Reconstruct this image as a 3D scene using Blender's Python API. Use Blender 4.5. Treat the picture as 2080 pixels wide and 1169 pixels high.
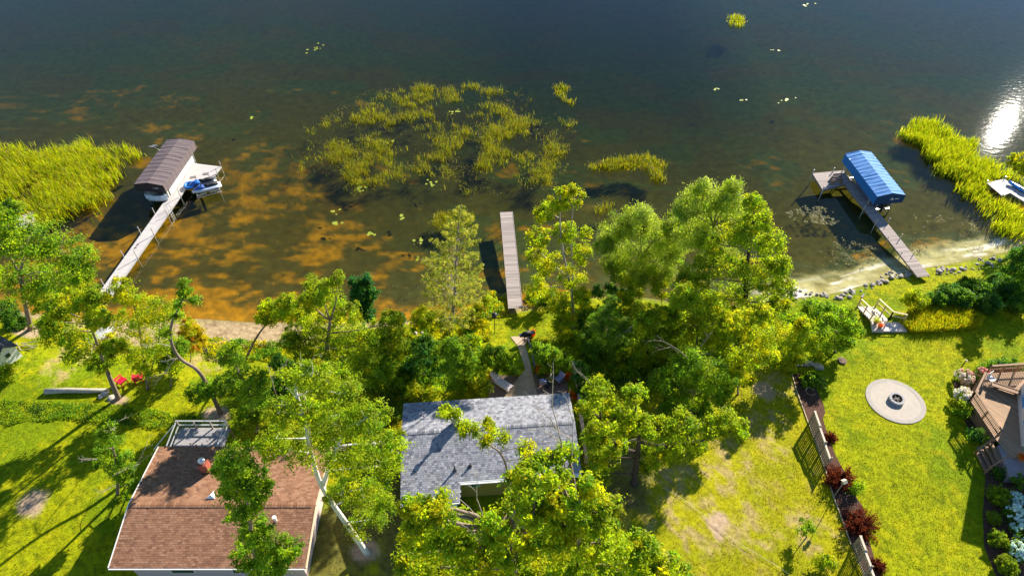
import bpy, math
import numpy as np
R = math.radians
# ------------------------------------------------------------------ camera, sky, sun, exposure
CAM_H, PITCH, FPX = 46.0, 46.0, 1400.0
SUN_AZ, SUN_EL = 39.5, 26.5            # azimuth right of the view direction (+Y), elevation
scene = bpy.context.scene
for o in list(bpy.data.objects): bpy.data.objects.remove(o)
col = scene.collection
cam_d = bpy.data.cameras.new('camera'); cam = bpy.data.objects.new('camera', cam_d); col.objects.link(cam)
cam.location = (0, 0, CAM_H); cam.rotation_euler = (R(90 - PITCH), 0, 0)
cam_d.sensor_width = 36.0; cam_d.lens = 36.0 * FPX / 2080.0; cam_d.clip_end = 3000; cam_d.clip_start = 0.5
scene.camera = cam
world = bpy.data.worlds.new('World'); scene.world = world; world.use_nodes = True
wn = world.node_tree; bg = wn.nodes['Background']
sky = wn.nodes.new('ShaderNodeTexSky'); sky.sky_type = 'NISHITA'; sky.sun_disc = False
sky.sun_elevation = R(SUN_EL); sky.sun_rotation = R(SUN_AZ); sky.air_density = 1.0; sky.dust_density = 0.0; sky.ozone_density = 4.5
wn.links.new(sky.outputs[0], bg.inputs[0]); bg.inputs[1].default_value = 0.075
sd = bpy.data.lights.new('sun', 'SUN'); sd.energy = 5.0; sd.angle = R(0.53); sd.color = (1.0, 0.92, 0.79)
sun = bpy.data.objects.new('sun', sd); col.objects.link(sun)
_a, _e = R(SUN_AZ), R(SUN_EL)
SUNV = np.array([math.sin(_a) * math.cos(_e), math.cos(_a) * math.cos(_e), math.sin(_e)])
from mathutils import Vector, Matrix
sun.rotation_euler = Vector(SUNV).to_track_quat('Z', 'Y').to_euler(); sun.location = tuple(SUNV * 200)
vs = scene.view_settings; vs.view_transform = 'Standard'; vs.look = 'None'; vs.gamma = 1; vs.exposure = 1.5; vs.use_curve_mapping = False
scene.cycles.use_denoising = True
scene.cycles.max_bounces = 6; scene.cycles.transparent_max_bounces = 12
scene.cycles.sample_clamp_indirect = 6.0
scene.cycles.caustics_reflective = False; scene.cycles.caustics_refractive = False

# ------------------------------------------------------------------ pixel -> direction -> position
_p = R(PITCH)
FWD = np.array([0, math.cos(_p), -math.sin(_p)]); UPV = np.array([0, math.sin(_p), math.cos(_p)]); RIGHT = np.array([1.0, 0, 0])
CP = np.array([0, 0, CAM_H])
def ray(px, py): return FWD + RIGHT * ((px - 1040.0) / FPX) + UPV * ((584.5 - py) / FPX)
def P(px, py, z=0.0):                      # where the direction meets height z
    d = ray(px, py); return CP + d * ((z - CAM_H) / d[2])
def PY(px, py, y):                         # where it meets the upright plane at world y
    d = ray(px, py); return CP + d * (y / d[1])
def depth(p): return float(np.dot(np.asarray(p) - CP, FWD))
rng = np.random.default_rng(7)
# ------------------------------------------------------------------ noise
def _hash(ix, iy, s):
    h = (ix.astype(np.int64) * 374761393 + iy.astype(np.int64) * 668265263 + s * 974711) & 0x7fffffff
    h = ((h ^ (h >> 13)) * 1274126177) & 0x7fffffff
    return ((h ^ (h >> 16)) & 0xffff) / 65535.0
def vnoise(x, y, s=0):
    x = np.asarray(x, float); y = np.asarray(y, float)
    ix, iy = np.floor(x), np.floor(y); fx, fy = x - ix, y - iy
    fx = fx * fx * (3 - 2 * fx); fy = fy * fy * (3 - 2 * fy)
    a = _hash(ix, iy, s); b = _hash(ix + 1, iy, s); c = _hash(ix, iy + 1, s); d = _hash(ix + 1, iy + 1, s)
    return (a * (1 - fx) + b * fx) * (1 - fy) + (c * (1 - fx) + d * fx) * fy
def fbm(x, y, s=0, o=4):
    t, amp, n = 0, 0.5, 0
    for i in range(o):
        t = t + amp * vnoise(x * 2 ** i, y * 2 ** i, s + i * 17); n += amp; amp *= 0.5
    return t / n
def sstep(a, b, x):
    t = np.clip((x - a) / (b - a), 0, 1); return t * t * (3 - 2 * t)
# ------------------------------------------------------------------ terrain
_sh = [(-900, 640), (-300, 640), (0, 628), (200, 650), (400, 648), (530, 655), (700, 655), (840, 650), (960, 640), (1100, 612), (1250, 600),
       (1480, 622), (1600, 608), (1700, 594), (1790, 567), (1850, 546), (1950, 532), (2080, 505), (2300, 480), (2900, 470)]
_sw = np.array([P(a, b, 0)[:2] for a, b in _sh])
def shore_y(x): return np.interp(x, _sw[:, 0], _sw[:, 1]) + 0.5 * (fbm(np.asarray(x) * 0.35, np.asarray(x) * 0 + 3.3, 5) - 0.5)
def height(x, y):
    s = shore_y(x) - np.asarray(y, float)
    land = 0.13 * np.clip(s, 0, 3) + 0.95 * sstep(2.6, 8.5, s) + 0.45 * sstep(8, 20, s) + 0.12 * (fbm(x * 0.2, y * 0.2, 9) - 0.5) * sstep(3, 10, s)
    k = np.interp(x, [-60, -38, -12, 0, 22, 34, 60], [0.75, 0.7, 0.95, 1.25, 1.25, 0.75, 0.75])
    w = -s
    bed = -(0.05 + 0.10 * np.clip(w, 0, 6) + 0.055 * np.clip(w - 6, 0, 30) + 0.03 * np.clip(w - 36, 0, 60)) * k - 0.25 * (fbm(x * 0.18, y * 0.18, 21) - 0.5) * sstep(1, 8, w)
    return np.where(s >= 0, land, np.where(w < 1, bed * np.clip(w, 0, 1), bed))
def G(px, py, dz=0.0):                     # where the direction meets the ground
    z = 1.2
    for _ in range(14):
        p = P(px, py, z + dz); z = float(height(p[0], p[1]))
    p[2] = z; return p
def hz(x, y): return float(height(np.float64(x), np.float64(y)))
def inpoly(x, y, poly):
    x = np.asarray(x); y = np.asarray(y); r = np.zeros(x.shape, bool); n = len(poly)
    for i in range(n):
        x1, y1 = poly[i][0], poly[i][1]; x2, y2 = poly[(i + 1) % n][0], poly[(i + 1) % n][1]
        c = ((y1 > y) != (y2 > y)) & (x < (x2 - x1) * (y - y1) / ((y2 - y1) if y2 != y1 else 1e-9) + x1); r ^= c
    return r
def gpoly(pts): return [G(*p)[:2] for p in pts]
# ------------------------------------------------------------------ materials
MATS = {}
def _nt(name):
    m = bpy.data.materials.new(name); m.use_nodes = True; nt = m.node_tree
    return m, nt, nt.nodes['Principled BSDF'], nt.nodes['Material Output']
def node(nt, t, **kw):
    n = nt.nodes.new(t)
    for k, v in kw.items(): setattr(n, k, v)
    return n
def mat(name, c, rough=0.7, var=0.25, scale=3.0, bump=0.0, metal=0.0, spec=0.4, attr=False, stretch=None, c2=None, rand=0.0):
    if name in MATS: return MATS[name]
    m, nt, b, out = _nt(name)
    tc = node(nt, 'ShaderNodeTexCoord'); mp = node(nt, 'ShaderNodeMapping'); nt.links.new(tc.outputs['Object'], mp.inputs[0])
    if stretch: mp.inputs['Scale'].default_value = stretch
    nz = node(nt, 'ShaderNodeTexNoise'); nz.inputs['Scale'].default_value = scale; nz.inputs['Detail'].default_value = 6; nz.inputs['Roughness'].default_value = 0.65
    nt.links.new(mp.outputs[0], nz.inputs['Vector'])
    rp = node(nt, 'ShaderNodeMapRange'); rp.inputs[1].default_value = 0.25; rp.inputs[2].default_value = 0.75
    rp.inputs[3].default_value = 1 - var; rp.inputs[4].default_value = 1 + var; nt.links.new(nz.outputs[0], rp.inputs[0])
    mx = node(nt, 'ShaderNodeVectorMath', operation='SCALE'); nt.links.new(rp.outputs[0], mx.inputs['Scale'])
    if attr:
        at = node(nt, 'ShaderNodeAttribute', attribute_name='Col'); nt.links.new(at.outputs['Color'], mx.inputs[0])
    elif c2:
        cm = node(nt, 'ShaderNodeMix', data_type='RGBA'); nz2 = node(nt, 'ShaderNodeTexNoise'); nz2.inputs['Scale'].default_value = scale * 0.4; nz2.inputs['Detail'].default_value = 4
        nt.links.new(mp.outputs[0], nz2.inputs['Vector']); nt.links.new(nz2.outputs[0], cm.inputs[0])
        cm.inputs[6].default_value = (*c, 1); cm.inputs[7].default_value = (*c2, 1); nt.links.new(cm.outputs[2], mx.inputs[0])
    else: mx.inputs[0].default_value = c
    if rand:
        oi = node(nt, 'ShaderNodeObjectInfo'); r2 = node(nt, 'ShaderNodeMapRange'); r2.inputs[3].default_value = 1 - rand; r2.inputs[4].default_value = 1 + rand; nt.links.new(oi.outputs['Random'], r2.inputs[0])
        m2 = node(nt, 'ShaderNodeVectorMath', operation='SCALE'); nt.links.new(mx.outputs[0], m2.inputs[0]); nt.links.new(r2.outputs[0], m2.inputs['Scale']); mx = m2
    nt.links.new(mx.outputs[0], b.inputs['Base Color'])
    b.inputs['Roughness'].default_value = rough; b.inputs['Metallic'].default_value = metal; b.inputs['Specular IOR Level'].default_value = spec
    if bump:
        bp = node(nt, 'ShaderNodeBump'); bp.inputs['Strength'].default_value = 0.6; bp.inputs['Distance'].default_value = bump
        nt.links.new(nz.outputs[0], bp.inputs['Height']); nt.links.new(bp.outputs[0], b.inputs['Normal'])
    MATS[name] = m; return m
def leafmat(name, trans=0.6, tint=(1.0, 1.0, 0.35), rough=0.5):
    if name in MATS: return MATS[name]
    m, nt, b, out = _nt(name)
    at = node(nt, 'ShaderNodeAttribute', attribute_name='Col')
    nt.links.new(at.outputs['Color'], b.inputs['Base Color']); b.inputs['Roughness'].default_value = rough; b.inputs['Specular IOR Level'].default_value = 0.12
    tr = node(nt, 'ShaderNodeBsdfTranslucent'); mu = node(nt, 'ShaderNodeVectorMath', operation='MULTIPLY'); mu.inputs[1].default_value = tuple(1.75 * t for t in tint)
    nt.links.new(at.outputs['Color'], mu.inputs[0]); nt.links.new(mu.outputs[0], tr.inputs[0])
    ms = node(nt, 'ShaderNodeMixShader'); ms.inputs[0].default_value = trans
    nt.links.new(b.outputs[0], ms.inputs[1]); nt.links.new(tr.outputs[0], ms.inputs[2]); nt.links.new(ms.outputs[0], out.inputs[0])
    MATS[name] = m; return m
# ------------------------------------------------------------------ object helpers
def tag(o, label=None, cat=None, group=None, kind=None):
    if label: o['label'] = label
    if cat: o['category'] = cat
    if group: o['group'] = group
    if kind: o['kind'] = kind
    return o
def empty(name, loc, rz=0.0, label=None, cat=None, group=None):
    o = bpy.data.objects.new(name, None); col.objects.link(o); o.location = tuple(float(v) for v in loc); o.rotation_euler = (0, 0, rz)
    o.empty_display_size = 0.2
    return tag(o, label, cat, group)
def link(name, me, parent=None, loc=None, rot=None, scl=None):
    o = bpy.data.objects.new(name, me); col.objects.link(o)
    if parent: o.parent = parent
    if loc is not None: o.location = tuple(float(v) for v in loc)
    if rot is not None: o.rotation_euler = rot
    if scl is not None: o.scale = scl
    return o
def np_mesh(name, verts, faces, m, cols=None, smooth=False):
    """verts (N,3), faces (M,k) all the same k; cols (N,3)"""
    me = bpy.data.meshes.new(name); verts = np.asarray(verts, np.float32); faces = np.asarray(faces, np.int32); k = faces.shape[1]
    me.vertices.add(len(verts)); me.vertices.foreach_set('co', verts.ravel())
    me.loops.add(faces.size); me.loops.foreach_set('vertex_index', faces.ravel())
    me.polygons.add(len(faces)); me.polygons.foreach_set('loop_start', np.arange(0, faces.size, k, dtype=np.int32))
    try: me.polygons.foreach_set('loop_total', np.full(len(faces), k, np.int32))
    except Exception: pass
    me.update(calc_edges=True); me.polygons.foreach_set('use_smooth', np.full(len(faces), bool(smooth)))
    if cols is not None:
        a = me.color_attributes.new('Col', 'FLOAT_COLOR', 'POINT'); c4 = np.ones((len(verts), 4), np.float32); c4[:, :3] = cols; a.data.foreach_set('color', c4.ravel())
    me.materials.append(m); return me
class MB:
    def __init__(s): s.v = []; s.f = []; s.c = []; s.cc = None
    def _add(s, vs_, fs):
        n = len(s.v); s.v += [tuple(map(float, v)) for v in vs_]; s.f += [tuple(i + n for i in f) for f in fs]
        s.c += [s.cc or (1, 1, 1)] * len(vs_); return s
    def box(s, c, sz, rz=0.0, rot=None):
        x, y, z = [d / 2 for d in sz]; pts = [(-x, -y, -z), (x, -y, -z), (x, y, -z), (-x, y, -z), (-x, -y, z), (x, -y, z), (x, y, z), (-x, y, z)]
        M = rot if rot is not None else Matrix.Rotation(rz, 3, 'Z')
        return s._add([M @ Vector(p) + Vector(c) for p in pts], [(0, 3, 2, 1), (4, 5, 6, 7), (0, 1, 5, 4), (1, 2, 6, 5), (2, 3, 7, 6), (3, 0, 4, 7)])
    def beam(s, a, b, w, h):
        a, b = Vector(a), Vector(b); d = b - a
        q = d.to_track_quat('X', 'Z').to_matrix(); return s.box((a + b) / 2, (d.length, w, h), rot=q)
    def tube(s, pts, rad, n=6, cap=True):
        pts = [Vector(p) for p in pts]; m = len(pts); rad = [rad] * m if not hasattr(rad, '__len__') else rad
        vs_, up = [], Vector((0.13, 0.31, 0.94))
        for i, p in enumerate(pts):
            d = (pts[min(i + 1, m - 1)] - pts[max(i - 1, 0)]); d = d.normalized() if d.length > 1e-6 else Vector((0, 0, 1))
            a = d.cross(up); a = a.normalized() if a.length > 1e-3 else d.orthogonal().normalized(); b = d.cross(a)
            for k in range(n):
                t = 2 * math.pi * k / n; vs_.append(p + (a * math.cos(t) + b * math.sin(t)) * rad[i])
        fs = [(i * n + k, i * n + (k + 1) % n, (i + 1) * n + (k + 1) % n, (i + 1) * n + k) for i in range(m - 1) for k in range(n)]
        if cap: fs += [tuple(range(n))[::-1], tuple(range((m - 1) * n, m * n))]
        return s._add(vs_, fs)
    def prism(s, pts, z0, z1):
        n = len(pts); v = [(p[0], p[1], z0) for p in pts] + [(p[0], p[1], z1) for p in pts]
        return s._add(v, [tuple(range(n))[::-1], tuple(range(n, 2 * n))] + [(i, (i + 1) % n, n + (i + 1) % n, n + i) for i in range(n)])
    def lathe(s, prof, n=16, c=(0, 0, 0)):
        v = [(c[0] + r * math.cos(2 * math.pi * k / n), c[1] + r * math.sin(2 * math.pi * k / n), c[2] + z) for r, z in prof for k in range(n)]; m = len(prof)
        f = [(i * n + k, i * n + (k + 1) % n, (i + 1) * n + (k + 1) % n, (i + 1) * n + k) for i in range(m - 1) for k in range(n)]
        return s._add(v, f + [tuple(range(n))[::-1], tuple(range((m - 1) * n, m * n))])
    def mesh(s, name, m, smooth=False, bevel=0.0):
        me = bpy.data.meshes.new(name); me.from_pydata(s.v, [], s.f)
        a = me.color_attributes.new('Col', 'FLOAT_COLOR', 'POINT'); c4 = np.ones((len(s.v), 4), np.float32); c4[:, :3] = s.c; a.data.foreach_set('color', c4.ravel())
        if smooth: me.polygons.foreach_set('use_smooth', np.ones(len(me.polygons), bool))
        me.materials.append(m); me.update(); return me
    def build(s, name, m, parent=None, smooth=False, **kw): return link(name, s.mesh(name, m, smooth), parent, **kw)
# ================================================================== THE SETTING
# ---- where the ground is sand, worn, bare or lush
def blob(px, py, rx, ry): g = G(px, py); return (g[0], g[1], rx, ry)
BARE = [blob(1553, 792, 0.75, 0.8), blob(1460, 1062, 0.7, 0.7), blob(1462, 1085, 0.35, 0.5), blob(68, 1022, 0.9, 0.9), blob(745, 1120, 0.9, 0.7), blob(440, 845, 1.1, 0.8), blob(240, 812, 0.9, 0.5), blob(60, 672, 1.3, 0.8)]
WORN = [blob(140, 735, 1.6, 2.6), blob(430, 720, 2.6, 2.0), blob(1590, 780, 1.6, 1.2), blob(1470, 980, 2.6, 2.6), blob(1500, 1000, 1.5, 4.0), blob(1380, 1060, 2.5, 3.0), blob(1560, 870, 1.3, 3.5), blob(1640, 1090, 1.5, 1.5), blob(1340, 960, 2.5, 2.0)]
SANDY = [blob(300, 668, 6.5, 2.2), blob(480, 676, 6.5, 2.0), blob(580, 682, 3.0, 1.6), blob(230, 650, 4.5, 2.5), blob(215, 700, 1.6, 1.6)]
SOIL_AND_SHADE = [blob(700, 1090, 3.5, 4.0), blob(790, 1010, 1.8, 4.5), blob(1270, 960, 2.2, 2.8)]  # dark soil; the shade between the houses is put into this colour too
DRYLAWN = gpoly([(1250, 760), (1560, 735), (1625, 770), (1690, 960), (1760, 1110), (1800, 1250), (1150, 1250), (1190, 1000)])
BRIGHTGRASS = gpoly([(420, 690), (600, 700), (590, 735), (430, 725)])
def field(bl, x, y, s, wob=0.7):
    n = fbm(x * 0.9, y * 0.9, s); m = np.zeros(np.shape(x))
    for (cx, cy, rx, ry) in bl:
        d = np.sqrt(((x - cx) / rx) ** 2 + ((y - cy) / ry) ** 2); m = np.maximum(m, 1 - sstep(0.75, 1.25, d + (n - 0.5) * 2 * wob))
    return m
def lerp(a, b, t): return a * (1 - t[..., None]) + np.array(b) * t[..., None]
def ground_colour(x, y):
    s = shore_y(x) - y
    n1 = fbm(x * 0.22, y * 0.22, 31); n2 = fbm(x * 1.3, y * 1.3, 33); n3 = fbm(x * 3.7, y * 3.7, 37, 3)
    c = np.zeros(np.shape(x) + (3,)) + np.array([0.245, 0.265, 0.002])
    c = lerp(c, (0.150, 0.205, 0.002), sstep(0.42, 0.62, n1)); c = lerp(c, (0.30, 0.285, 0.003), 0.8 * sstep(0.52, 0.72, n2))
    c = lerp(c, (0.115, 0.150, 0.002), 0.75 * sstep(0.5, 0.75, n3))
    d = inpoly(x, y, DRYLAWN).astype(float)
    c = lerp(c, (0.33, 0.275, 0.006), 0.5 * d); c = lerp(c, (0.30, 0.215, 0.075), 0.45 * d * sstep(0.54, 0.70, 0.6 * n2 + 0.4 * n3))
    c = lerp(c, (0.06, 0.16, 0.012), 0.7 * inpoly(x, y, BRIGHTGRASS).astype(float))
    w = field(WORN, x, y, 41); c = lerp(c, (0.33, 0.245, 0.105), w * sstep(0.45, 0.63, 0.45 * n3 + 0.55 * n2) * 0.75)
    so = field(SOIL_AND_SHADE, x, y, 43); c = lerp(c, (0.085, 0.07, 0.03), 0.75 * so)
    b = field(BARE, x, y, 47, 0.5); c = lerp(c, (0.36, 0.255, 0.16), b)
    sa = np.maximum(field(SANDY, x, y, 53, 0.35), (1 - sstep(0.3, 1.0, s)) * (x < 5)); c = lerp(c, (0.32, 0.235, 0.13), sa); c = lerp(c, (0.20, 0.14, 0.075), sa * sstep(0.55, 0.7, n3))
    wet = (1 - sstep(0.0, 0.5, s)); c = lerp(c, (0.16, 0.13, 0.045), 0.7 * wet)
    grass = np.clip(1 - 1.4 * sa - 1.3 * b - 0.6 * w - 0.5 * so, 0, 1) * sstep(0.4, 1.2, s)
    return c, grass
xs = np.concatenate([np.linspace(-260, -62, 30), np.arange(-60, 60.01, 0.3), np.linspace(62, 260, 30)])
ss = np.concatenate([np.linspace(0, 12, 50), np.arange(12.3, 42, 0.3), np.linspace(43, 110, 20)])
def sheet(name, xs, ss, colour, m):
    X, S = np.meshgrid(xs, ss); Y = shore_y(X) - S; Z = height(X, Y); Z = np.where(np.abs(S) < 1e-6, 0.0, Z)
    nx, ny = len(xs), len(ss); i = np.arange(ny - 1)[:, None] * nx + np.arange(nx - 1)[None, :]
    f = np.stack([i, i + nx, i + nx + 1, i + 1], -1).reshape(-1, 4)
    if S[1, 0] < 0: f = f[:, ::-1]
    return link(name, np_mesh(name, np.stack([X, Y, Z], -1).reshape(-1, 3), f, m, colour(X, Y).reshape(-1, 3), True))
gm = mat('ground_soil_grass', (1, 1, 1), 0.95, 0.45, 3.2, 0.02, attr=True, spec=0.1)
ground = sheet('ground', xs, ss, lambda X, Y: ground_colour(X, Y)[0], gm); tag(ground, 'mown lawns, bare soil and sandy shore', kind='structure')

# ---- lake bed: amber sand with dark weed growth, pale sand near the right shore
def bed_colour(x, y):
    w = y - shore_y(x); n = fbm(x * 0.17, y * 0.26, 61, 5); n2 = fbm(x * 0.8, y * 1.2, 65, 5)
    m = 0.50 * n + 0.50 * n2
    cov = np.interp(w, [0, 3, 7, 18, 28, 45], [0.78, 0.56, 0.42, 0.34, 0.16, 0.0]) * np.interp(x, [-60, -40, -20, -16, -11, 60], [0.7, 1.0, 1.0, 0.5, 0.14, 0.1])
    t = sstep(-0.09, 0.07, (0.5 + (cov - 0.5) * 0.36) - m) * (cov > 0.02)
    rim = sstep(2.4, 1.0, w) * (n2 > 0.38) * (x < 6); t = np.maximum(t, rim)
    c = np.zeros(np.shape(x) + (3,)) + np.array([0.050, 0.064, 0.022]); c = lerp(c, (0.066, 0.058, 0.013), sstep(0.4, 0.6, n)); c = lerp(c, (0.046, 0.042, 0.010), 0.8 * sstep(-4, -12, x) * sstep(34, 16, w)); br = sstep(0.72, 0.35, m) * np.clip(cov * 1.6, 0, 1); c = lerp(c, (0.13, 0.075, 0.006), 0.75 * br); c = lerp(c, (0.285, 0.135, 0.006), t * (0.55 + 0.45 * sstep(0.3, 0.7, fbm(x * 1.7, y * 1.7, 68, 3))))
    pale = sstep(21.5, 24, x) * sstep(3.4, 1.4, w + 2.4 * (n2 - 0.5)); st = fbm(x * 0.35, w * 1.6, 85, 4); pc = lerp(lerp(np.zeros(np.shape(x) + (3,)) + np.array([0.40, 0.36, 0.17]), (0.30, 0.26, 0.10), sstep(0.5, 0.62, n2)), (0.70, 0.64, 0.54), sstep(0.5, 0.62, st) * sstep(2.8, 1.5, w)); c = c * (1 - pale[..., None] * 0.92) + pc * pale[..., None] * 0.92
    return c
ws = -np.concatenate([np.linspace(0, 10, 60), np.arange(10.25, 60, 0.4), np.linspace(61, 130, 50), np.linspace(140, 900, 20)])
lake_bed = sheet('lake_bed', xs, ws, bed_colour, mat('bed_sand', (1, 1, 1), 0.95, 0.35, 1.1, attr=True, spec=0.0)); tag(lake_bed, 'amber sandy lake bed with dark weed', kind='structure')

# ---- water: clear brown lake water, absorbing with depth
def water_mat():
    m, nt, b, out = _nt('lake_water'); nt.nodes.remove(b)
    tc = node(nt, 'ShaderNodeTexCoord'); mp = node(nt, 'ShaderNodeMapping'); mp.inputs['Scale'].default_value = (1.0, 1.7, 1); mp.inputs['Rotation'].default_value = (0, 0, R(18)); nt.links.new(tc.outputs['Object'], mp.inputs[0])
    n1 = node(nt, 'ShaderNodeTexNoise'); n1.inputs['Scale'].default_value = 1.0; n1.inputs['Detail'].default_value = 2; n1.inputs['Roughness'].default_value = 0.6
    n2 = node(nt, 'ShaderNodeTexNoise'); n2.inputs['Scale'].default_value = 0.05; n2.inputs['Detail'].default_value = 2
    nt.links.new(mp.outputs[0], n1.inputs['Vector']); nt.links.new(tc.outputs['Object'], n2.inputs['Vector'])
    st = node(nt, 'ShaderNodeMapRange'); st.inputs[1].default_value = 0.35; st.inputs[2].default_value = 0.65; st.inputs[3].default_value = 0.35; st.inputs[4].default_value = 1.0
    nt.links.new(n2.outputs[0], st.inputs[0])
    bp = node(nt, 'ShaderNodeBump'); bp.inputs['Distance'].default_value = 0.0095; nt.links.new(n1.outputs[0], bp.inputs['Height']); nt.links.new(st.outputs[0], bp.inputs['Strength'])
    ge = node(nt, 'ShaderNodeNewGeometry'); dt = node(nt, 'ShaderNodeVectorMath', operation='DOT_PRODUCT'); nt.links.new(bp.outputs[0], dt.inputs[0]); nt.links.new(ge.outputs['Incoming'], dt.inputs[1])
    def mth(op, a, b):
        n_ = node(nt, 'ShaderNodeMath', operation=op)
        for i_, v_ in enumerate((a, b)):
            if v_ is None: continue
            if isinstance(v_, (int, float)): n_.inputs[i_].default_value = v_
            else: nt.links.new(v_, n_.inputs[i_])
        return n_.outputs[0]
    # Schlick reflectance, the same from either side of the surface (the light passes straight through)
    fres = mth('MULTIPLY_ADD', mth('POWER', mth('SUBTRACT', 1.0, mth('ABSOLUTE', dt.outputs['Value'], None)), 5.0), 0.98); fres.node.inputs[2].default_value = 0.018
    tr = node(nt, 'ShaderNodeBsdfTransparent'); tr.inputs[0].default_value = (1, 1, 1, 1)
    gl = node(nt, 'ShaderNodeBsdfGlossy'); gl.inputs['Roughness'].default_value = 0.02; nt.links.new(bp.outputs[0], gl.inputs['Normal'])
    mx = node(nt, 'ShaderNodeMixShader'); nt.links.new(fres, mx.inputs[0]); nt.links.new(tr.outputs[0], mx.inputs[1]); nt.links.new(gl.outputs[0], mx.inputs[2]); nt.links.new(mx.outputs[0], out.inputs['Surface'])
    va = node(nt, 'ShaderNodeVolumeAbsorption'); va.inputs['Color'].default_value = (0.60, 0.66, 0.30, 1); va.inputs['Density'].default_value = 0.37; nt.links.new(va.outputs[0], out.inputs['Volume'])
    return m
w = MB(); w.box((0, 420, -15), (900, 1000, 30)); water = w.build('lake_water', water_mat()); tag(water, 'dark clear lake with light ripples', kind='structure')

# ---- grass blades on the lawns (uncountable)
def grass_blades():
    n = 470000
    u = rng.random(n); y = 12 + (shore_y(np.zeros(1))[0] - 0 - 12) * u; x = (rng.random(n) * 2 - 1) * (0.80 * (12 + (y - 12)) * 0 + 46)
    y = 14 + rng.random(n) * 38
    keep = (np.abs(x) < 45); x, y = x[keep], y[keep]
    c, g = ground_colour(x, y); k = rng.random(len(x)) < g; x, y, c = x[k], y[k], c[k]
    for poly in NOGRASS:
        k = ~inpoly(x, y, poly); x, y, c = x[k], y[k], c[k]
    n = len(x); z = height(x, y); h = 0.035 + 0.045 * rng.random(n); a = rng.random(n) * 2 * np.pi; wd = 0.016 + 0.014 * rng.random(n); le = rng.normal(0, 0.05, (n, 2))
    dx, dy = np.cos(a) * wd, np.sin(a) * wd
    v = np.stack([np.stack([x - dx, y - dy, z - 0.01], -1), np.stack([x + dx, y + dy, z - 0.01], -1), np.stack([x + le[:, 0], y + le[:, 1], z + h], -1)], 1)
    cc = np.clip(c * (0.85 + 0.5 * rng.random((n, 1))), 0, 1)
    o = link('grass', np_mesh('grass', v.reshape(-1, 3), np.arange(3 * n).reshape(-1, 3), leafmat('grass_blade', 0.35), np.repeat(cc, 3, 0)))
    tag(o, 'short mown grass blades covering the lawns', 'grass', kind='stuff')
NOGRASS = []

# ---- patios, path, garden beds
def draped(name, poly, m, dz=0.02, skirt=0.12, kind='structure', label=None):
    mb = MB(); pts = []
    n = len(poly)
    for i in range(n):
        a, b = np.array(poly[i][:2]), np.array(poly[(i + 1) % n][:2])
        k = max(1, int(np.linalg.norm(b - a) / 0.4))
        for j in range(k): q = a + (b - a) * j / k; pts.append(q)
    zt = [hz(*q) + dz for q in pts]; N = len(pts)
    cx = np.mean(np.array(pts), 0)
    v = [(q[0], q[1], z) for q, z in zip(pts, zt)] + [(q[0], q[1], z - skirt) for q, z in zip(pts, zt)]
    mb._add(v, [tuple(range(N))] + [((i + 1) % N, i, N + i, N + (i + 1) % N) for i in range(N)])
    o = mb.build(name, m)
    import bmesh
    bm = bmesh.new(); bm.from_mesh(o.data); bmesh.ops.triangulate(bm, faces=[f for f in bm.faces if len(f.verts) > 4]); bmesh.ops.recalc_face_normals(bm, faces=bm.faces)
    up = sum(f.normal.z * f.calc_area() for f in bm.faces)
    if up < 0: bmesh.ops.reverse_faces(bm, faces=bm.faces)
    bm.to_mesh(o.data); bm.free()
    NOGRASS.append(poly); return tag(o, label, kind=kind)
M_MULCH = mat('mulch', (0.085, 0.045, 0.032), 0.95, 0.6, 12, 0.05, spec=0.1)
M_CONC = mat('pale_concrete', (0.52, 0.43, 0.34), 0.85, 0.14, 2.0, 0.006)
M_PAVE = mat('tan_paving', (0.50, 0.36, 0.23), 0.9, 0.2, 3.0, 0.01, c2=(0.30, 0.22, 0.16))
M_DARKPAVE = mat('brown_paving', (0.19, 0.12, 0.095), 0.9, 0.3, 5.0, 0.01)
# ================================================================== FOLIAGE TOOLS
def unit(v): return v / np.maximum(np.linalg.norm(v, axis=-1, keepdims=True), 1e-9)
def leaf_mesh(name, pos, nrm, size, aspect, cols, m, tang=None):
    n = len(pos); nrm = unit(nrm)
    t = tang if tang is not None else rng.normal(size=(n, 3)); t = unit(t - nrm * np.sum(t * nrm, -1, keepdims=True)); b = np.cross(nrm, t)
    L = size[:, None] * 0.5; W = L * aspect; fold = nrm * L * 0.22
    v = np.stack([pos - t * L, pos + b * W + fold, pos + t * L - fold * 0.6, pos - b * W + fold], 1).reshape(-1, 3)
    return np_mesh(name, v, np.arange(4 * n).reshape(-1, 4), m, np.repeat(np.clip(cols, 0, 1), 4, 0))
YEL, YG, GRN, DRK, PAL, BLU, RED, OLV = [np.array(c) for c in ((0.48, 0.42, 0.008), (0.295, 0.365, 0.016), (0.150, 0.275, 0.020), (0.075, 0.160, 0.024), (0.36, 0.42, 0.085), (0.026, 0.15, 0.050), (0.42, 0.12, 0.04), (0.185, 0.225, 0.022))]
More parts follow.
